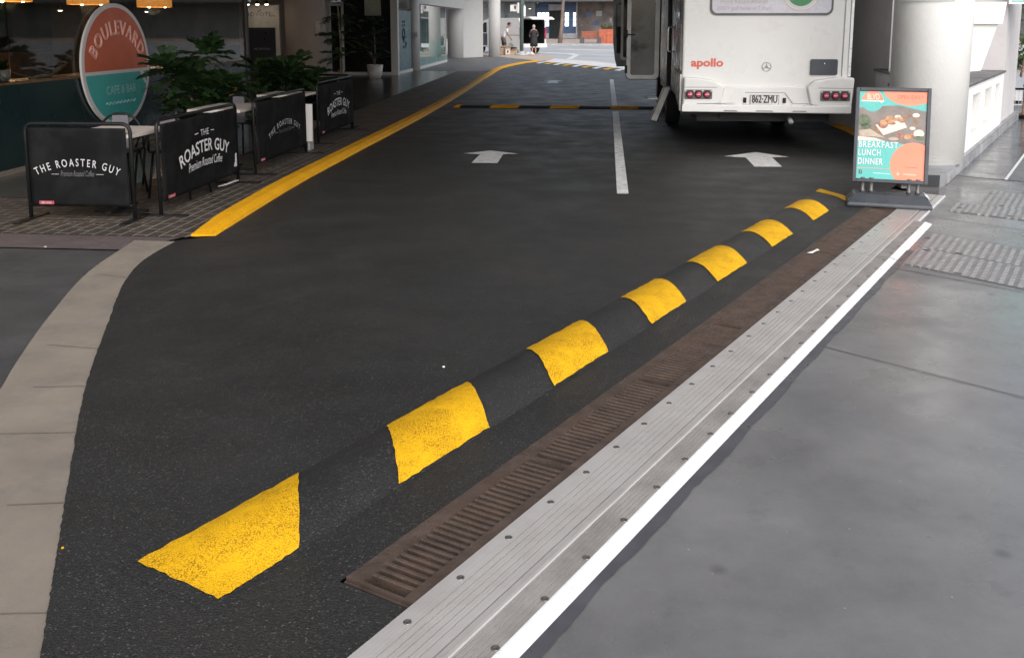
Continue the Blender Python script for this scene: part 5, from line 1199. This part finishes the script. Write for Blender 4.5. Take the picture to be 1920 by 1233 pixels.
b = B(); b.box(-.875, .875, -2.3, .79, .585, .6); b.box(-.875, -.86, -2.35, .79, .6, 1.98); b.box(.86, .875, -2.35, .79, .6, 1.98); b.box(-.875, .875, .6, .79, .6, 1.98); b.box(-.86, .86, -2.2, .6, 1.96, 1.98); obj('cargo_liner', b, mt['underbody'], fv, local=True)
b = B(); b.box(-.95, .95, -2.52, -2.401, .36, .56, None, .02); obj('bumper', b, mt['farvan'], fv, local=True)
b = B(); b.add([(-.86, -2.26, 2.055), (.86, -2.26, 2.055), (.86, -3.05, 2.12), (-.86, -3.05, 2.12), (.8, -3.35, 2.0), (-.8, -3.35, 2.0)], [(0, 1, 2, 3), (3, 2, 4, 5)]); o = obj('tailgate', b, mt['farvan'], fv, local=True); md = o.modifiers.new("t", 'SOLIDIFY'); md.thickness = .05
for x in (-.92, .92):
    b = B(); b.box(x-.04, x+.04, -2.43, -2.33, .85, 1.5, None, .01); obj('tail_light', b, mt['lens_red'], fv, local=True)
b = B(); b.prism_x([(.9, 1.2), (.9, 1.8), (1.15, 1.8), (1.75, 1.25)], -.957, -.951); obj('side_window', b, mt['darkglass'], fv, local=True)
b = B(); b.prism_x([(.85, .45), (.85, 1.15), (1.7, 1.15), (1.75, .45)], -.955, -.951); obj('front_door', b, mt['fardark'], fv, local=True)
b = B(); b.box(-.957, -.951, -2.3, .7, 1.05, 1.09); obj('rub_strip', b, mt['van_line'], fv, local=True)
for x in (-.85, .85):
    for y in (-1.5, 1.6):
        b = B(); b.lathe([(.18, -.1), (.31, -.1), (.32, .1), (.18, .1)], (0, 0, 0), 24); b.xf(Matrix.Translation((x, y, .325)) @ Matrix.Rotation(pi/2, 4, 'Y')); obj('wheel', b, mt['rubber'], fv, local=True)
t = thing('folding_crate', 'pale crates stacked inside the open back of the far van', 'crate', (-4.6, 56.4, .6)) if False else None

t = thing('street_pole', 'tall grey green pole with round metal base at the street corner', 'pole', (-4.79, 53, .01))
b = B(); b.tube([(-4.79, 53, .0), (-4.79, 53, 7.5)], .105, 14); obj('shaft', b, mt['polegreen'], t)
b = B(); b.lathe([(.42, 0), (.42, .05), (.36, .1), (.2, .12), (.2, .2), (.12, .22)], (-4.79, 53, .009), 24); obj('base', b, mt['galv'], t)
b = B(); b.box(-5.02, -4.92, 52.86, 52.9, 2.28, 2.85, None, .01); obj('sign_plate', b, mt['signwhite'], t)
t = thing('corner_notice', 'white notice with a dark picture left of the corner pole', 'notice', (-5.2, 53, 2.38))
b = B(); b.box(-5.42, -5.03, 52.95, 52.99, 2.38, 2.72); obj('panel', b, mt['signwhite'], t)
b = B(); b.box(-5.2, -5.1, 52.94, 52.949, 2.5, 2.69); obj('picture', b, mt['fardark'], t)
b = B(); b.tube([(-5.4, 52.97, 2.72), (-5.4, 52.97, 2.75), (-4.85, 52.97, 2.75)], .012, 6); obj('bracket', b, mt['galv'], t)
def carton(x, y, w, d, h, label, rz=.1, m='card', flap=True, group='goods unloaded on the pavement'):
    t = thing('cardboard_box', label, 'box', (x, y, .009), rz, group)
    b = B(); b.box(-w/2, w/2, -d/2, d/2, 0, h, None, .008); obj('carton', b, mt[m], t, local=True)
    b = B(); b.add([(-w/2, -d/2, h), (w/2, -d/2, h), (w/2, -d/2-.1, h+.06), (-w/2, -d/2-.1, h+.06)], [(0, 1, 2, 3)]); b.add([(-w/2, d/2, h), (w/2, d/2, h), (w/2, d/2+.1, h+.07), (-w/2, d/2+.1, h+.07)], [(0, 1, 2, 3)])
    if flap: obj('flap', b, mt[m], t, local=True)
    return t
t = carton(-5.55, 52.95, .3, .35, .42, 'pale carton with a dark mark, right in front of the man', .1, 'card')
b = B(); b.box(-.1, .1, -.182, -.177, .08, .3, mt['signwhite']); b.box(-.05, .05, -.187, -.1825, .12, .26, mt['fardark']); obj('printed_mark', b, None, t, local=True)
carton(-5.85, 53.3, .3, .4, .40, 'brown open carton at the feet of the man in white', .2)
carton(-5.22, 53.1, .4, .4, .26, 'low wide carton between printed carton and corner pole', -.2)
t = thing('white_bag', 'crumpled white bags lying right of the round pole base', 'bag', (-4.25, 53.0, .009), 0, None)
b = B(); rnd = random.Random(21)
for i in range(7): b.lathe([(.02, 0), (.15, .03), (.13, .1), (.03, .17)], (-4.52+rnd.uniform(0, .3)+.05*i*.4, 52.95+rnd.uniform(-.1, .1), .01), 9)
obj('bag_folds', b, mt['potwhite'], t)

# ------------------------------------------------------------------ people
def skin_mesh(nodes, edges, sub=1):
    me = bpy.data.meshes.new("figure"); keys = list(nodes); idx = {k: i for i, k in enumerate(keys)}
    me.from_pydata([nodes[k][0] for k in keys], [(idx[a], idx[c]) for a, c in edges], []); o = bpy.data.objects.new("figure", me); COL.objects.link(o)
    m = o.modifiers.new("skin", 'SKIN'); m.use_smooth_shade = True
    sv = me.skin_vertices[0].data
    for i, k in enumerate(keys):
        r = nodes[k][1]; sv[i].radius = r if isinstance(r, tuple) else (r, r); sv[i].use_root = (i == 0)
    if sub: o.modifiers.new("sub", 'SUBSURF').levels = sub; o.modifiers["sub"].render_levels = sub
    dg = bpy.context.evaluated_depsgraph_get(); dg.update(); ev = o.evaluated_get(dg); em = ev.to_mesh()
    b = B(); b.add([v.co.copy() for v in em.vertices], [list(p.vertices) for p in em.polygons], None, True)
    ev.to_mesh_clear(); bpy.data.objects.remove(o); bpy.data.meshes.remove(me); return b
def loft(b, rings, n=16):
    vs = [(cx+rx*cos(2*pi*k/n), cy+ry*sin(2*pi*k/n), z) for z, cx, cy, rx, ry in rings for k in range(n)]
    b.add(vs, [(i*n+k, i*n+(k+1) % n, (i+1)*n+(k+1) % n, (i+1)*n+k) for i in range(len(rings)-1) for k in range(n)]+[list(range(n))[::-1], list(range((len(rings)-1)*n, len(rings)*n))], None, True)
def person(loc, rz, label, hgt, lean, nod, arms, feet, wear, skin, hair, hair_len=0.):
    """local frame: x right, y forward; lean = forward shift of the shoulders, nod = forward shift of the head"""
    t = thing('person', label, 'person', loc, rz); k = hgt/1.7
    N = {'hip': ((0, 0, .92), (.13, .095)), 'waist': ((0, lean*.35, 1.08), (.115, .085)), 'chest': ((0, lean*.8, 1.27), (.135, .095)), 'neck0': ((0, lean, 1.42), (.06, .055)), 'neck': ((0, lean+nod*.35, 1.48), (.052, .052)),
         'head': ((0, lean+nod*.75, 1.56), (.072, .085)), 'head2': ((0, lean+nod*.95, 1.64), (.075, .09)), 'nose': ((0, lean+nod+.095, 1.575), (.012, .012)), 'earl': ((-.082, lean+nod*.8, 1.59), (.014, .02)), 'earr': ((.082, lean+nod*.8, 1.59), (.014, .02))}
    E_ = [('hip', 'waist'), ('waist', 'chest'), ('chest', 'neck0'), ('neck0', 'neck'), ('neck', 'head'), ('head', 'head2'), ('head', 'nose'), ('head2', 'earl'), ('head2', 'earr')]
    for sd, (el, ha), (fx, fy, kx, ky) in ((-1, arms[0], feet[0]), (1, arms[1], feet[1])):
        q = 'l' if sd < 0 else 'r'
        N['sh'+q] = ((sd*.17, lean*.95, 1.385), .055); N['el'+q] = (el, .04); N['wr'+q] = (ha, .027)
        d = (Vector(ha)-Vector(el)).normalized(); h0 = Vector(ha)+d*.06; N['pa'+q] = (tuple(h0), (.036, .018)); E_ += [('neck0', 'sh'+q), ('sh'+q, 'el'+q), ('el'+q, 'wr'+q), ('wr'+q, 'pa'+q)]
        for j, (sp, ln) in enumerate(((-.027, .062), (-.009, .074), (.009, .07), (.027, .055))):
            p1 = h0+d*.035+Vector((0, sp, 0)); p2 = p1+d*ln*.6; p3 = p2+d*ln*.4+Vector((-sd*.012, 0, 0)); 
            for m_, p in ((1, p1), (2, p2), (3, p3)): N[f'f{q}{j}{m_}'] = (tuple(p), .0085)
            E_ += [('pa'+q, f'f{q}{j}1'), (f'f{q}{j}1', f'f{q}{j}2'), (f'f{q}{j}2', f'f{q}{j}3')]
        p1 = h0-d*.02+Vector((-sd*.02, .035, 0)); p2 = p1+d*.03+Vector((0, .012, 0)); N['th'+q+'1'] = (tuple(p1), .011); N['th'+q+'2'] = (tuple(p2), .009); E_ += [('pa'+q, 'th'+q+'1'), ('th'+q+'1', 'th'+q+'2')]
        N['hj'+q] = ((sd*.095, 0, .86), .085); N['kn'+q] = ((kx, ky, .49), .057); N['ca'+q] = (((kx+fx)/2, (ky+fy)/2-.03, .33), .052); N['an'+q] = ((fx, fy-.03, .085), .036); N['to'+q] = ((fx+sd*.015, fy+.13, .028), (.04, .026))
        E_ += [('hip', 'hj'+q), ('hj'+q, 'kn'+q), ('kn'+q, 'ca'+q), ('ca'+q, 'an'+q), ('an'+q, 'to'+q)]
    b = skin_mesh(N, E_); b.xf(Matrix.Scale(k, 4)); obj('body', b, skin, t, local=True)
    for nm, rings, tubes, m in wear:
        b = B()
        if rings: loft(b, rings)
        for pts, rr in tubes: b.tube(pts, rr, 10)
        b.xf(Matrix.Scale(k, 4)); obj(nm, b, m, t, local=True)
    b = B(); hc = Vector((0, lean+nod*.9-.012, 1.625)); n = 14; vs = []
    for i in range(8):
        th = radians(2+ (112 if True else 0)*i/7)
        for j in range(n):
            ph = 2*pi*j/n; fr_ = max(0, sin(ph)); thh = th*(1-.38*fr_)
            vs.append(hc+Vector((.092*sin(thh)*cos(ph), .112*sin(thh)*sin(ph), .105*cos(thh)-(hair_len*(i/7)**2*(1-fr_)))))
    b.add(vs, [(i*n+j, i*n+(j+1) % n, (i+1)*n+(j+1) % n, (i+1)*n+j) for i in range(7) for j in range(n)]+[list(range(n))], None, True)
    b.xf(Matrix.Scale(k, 4)); obj('hair', b, hair, t, local=True)
    return t
# man bending over the cartons, facing right
ln = .22
person((-5.93, 54.0, .009), radians(-80), 'man in white shirt and dark shorts bending over cartons by the far van', 1.76, ln, .14,
       [((-.2, ln+.02, 1.12), (-.16, ln+.17, .90)), ((.2, ln+.0, 1.12), (.17, ln+.16, .88))], [(-.1, -.05, -.1, .03), (.11, .16, .1, .14)],
       [('shirt', [(.90, 0, .02, .155, .115), (1.05, 0, ln*.35, .15, .11), (1.25, 0, ln*.75, .165, .125), (1.36, 0, ln*.95, .18, .105), (1.43, 0, ln, .09, .07)],
         [([(-.15, ln*.93, 1.375), (-.20, ln*.95, 1.25), (-.205, ln+.0, 1.17)], [.075, .068, .062]), ([(.15, ln*.93, 1.375), (.20, ln*.95, 1.25), (.205, ln-.01, 1.17)], [.075, .068, .062])], mt['cloth_white']),
        ('shorts', [(.78, 0, .01, .165, .115), (.88, 0, .0, .165, .12), (.97, 0, .03, .15, .11)], [([(-.09, .0, .85), (-.105, .025, .52)], [.1, .085]), ([(.09, .03, .85), (.105, .12, .52)], [.1, .085])], mt['cloth_brown']),
        ('shoes', None, [([(-.1, -.13, .04), (-.1, .08, .035)], [.045, .04]), ([(.11, .08, .04), (.12, .29, .035)], [.045, .04])], mt['black'])], mt['skin2'], mt['hair_dark'])
# woman in black dress, back to the camera
person((-4.2, 54.1, .009), radians(14), 'woman with grey hair and black knee-length dress facing the far van', 1.63, .05, .05,
       [((-.25, .06, 1.12), (-.2, .26, 1.04)), ((.25, .05, 1.12), (.2, .25, 1.02))], [(-.1, .0, -.09, .03), (.1, .02, .09, .04)],
       [('dress', [(.46, 0, .02, .235, .18), (.7, 0, .01, .215, .165), (.92, 0, .0, .19, .14), (1.08, 0, .02, .155, .115), (1.27, 0, .04, .17, .125), (1.38, 0, .05, .175, .1), (1.44, 0, .05, .09, .07)],
         [([(-.15, .05, 1.38), (-.22, .055, 1.24), (-.245, .06, 1.15)], [.07, .06, .055]), ([(.15, .05, 1.38), (.22, .055, 1.24), (.245, .055, 1.15)], [.07, .06, .055])], mt['cloth_black'])], mt['skin'], mt['hair_grey'], .03)
# walker at the right edge
person((7.50, 17.75, .004), radians(8), 'woman in a navy dress walking past the grey end wall', 1.66, .03, .03,
       [((-.26, -.02, 1.12), (-.25, .08, .90)), ((.26, .06, 1.12), (.24, .2, .95))], [(-.1, .22, -.095, .18), (.1, -.18, .095, .03)],
       [('dress', [(.58, 0, .04, .22, .17), (.75, 0, .02, .205, .16), (.92, 0, .0, .18, .135), (1.08, 0, .02, .145, .11), (1.27, 0, .03, .16, .12), (1.37, 0, .03, .15, .09), (1.42, 0, .03, .08, .065)], [], mt['cloth_navy']),
        ('sandals', None, [([(-.1, .12, .02), (-.105, .36, .018)], [.042, .038]), ([(.1, -.28, .02), (.105, -.04, .018)], [.042, .038])], mt['black'])], mt['skin'], mt['hair_dark'], .12)
t = thing('railing', 'low metal railing behind the woman in the navy dress', 'railing', (8.2, 20.2, 0))
b = B(); b.tube([(7.55, 20.0, .34), (9.4, 20.6, .34)], .012, 6); b.tube([(7.55, 20.0, .06), (9.4, 20.6, .06)], .012, 6); obj('rails', b, mt['railing'], t)
b = B()
for i in range(24): x = 7.58+i*.078; b.tube([(x, 20.0+(x-7.55)*.324, .0), (x, 20.0+(x-7.55)*.324, .34)], .007, 5)
obj('balusters', b, mt['railing'], t)
t = thing('hedge', 'green hedge far past the end wall at the right edge', 'hedge', (17, 38, 0))
b = B(); rnd = random.Random(33)
for i in range(2600):
    c = Vector((rnd.uniform(12.5, 24), 38+rnd.gauss(0, .5), abs(rnd.gauss(.5, .45)))); u = Vector((rnd.uniform(-1, 1), rnd.uniform(-1, 1), rnd.uniform(-1, 1))).normalized()*.12; v = u.cross(Vector((rnd.random(), .3, rnd.random()))).normalized()*.07
    b.add([c-u, c+v, c+u, c-v], [(0, 1, 2, 3)])
obj('foliage', b, mt['leaf_far'], t)
# small litter
b = B(); pts = [SD(6.92, 1.80), SD(6.96, 1.775), SD(7.0, 1.78), SD(7.06, 1.765), SD(7.05, 1.745), SD(6.98, 1.755), SD(6.93, 1.765)]
b.add([(p.x, p.y, .012+.006*(i % 2)) for i, p in enumerate(pts)], [list(range(7))]); o = obj('paper_scrap', b, mt['paper']); md = o.modifiers.new("t", 'SOLIDIFY'); md.thickness = .002; tag(o, 'small torn white paper scrap lying on the drain grate', 'paper')
def speck(x, y, z, r, m, name, label, cat):
    rr = random.Random(int(x*1000)); b = B(); n = 6
    ps = [(x+r*rr.uniform(.6, 1.2)*cos(2*pi*k/n), y+r*rr.uniform(.6, 1.2)*sin(2*pi*k/n)) for k in range(n)]
    b.add([(*p, z) for p in ps]+[(x+(p[0]-x)*.6, y+(p[1]-y)*.6, z+r*.5) for p in ps], [list(range(n))[::-1], list(range(n, 2*n))]+[(k, (k+1) % n, n+(k+1) % n, n+k) for k in range(n)])
    tag(obj(name, b, mt[m]), label, cat)
speck(-1.707, 2.681, .0065, .006, 'yellow', 'paint_chip', 'tiny yellow paint chip on the asphalt near the pale concrete band', 'paint chip')
speck(-4.21, 6.686, -.005, .016, 'card', 'paper_scrap', 'small pale scrap on the dark paving left of the concrete band', 'paper')
speck(0.55, 5.863, .012, .013, 'galv', 'pebble', 'grey pebble beside the near speed hump, next to a yellow block', 'pebble')
speck(-0.778, 4.418, .0065, .009, 'paper', 'pebble', 'tiny white pebble alone on the asphalt left of the near speed hump', 'pebble')
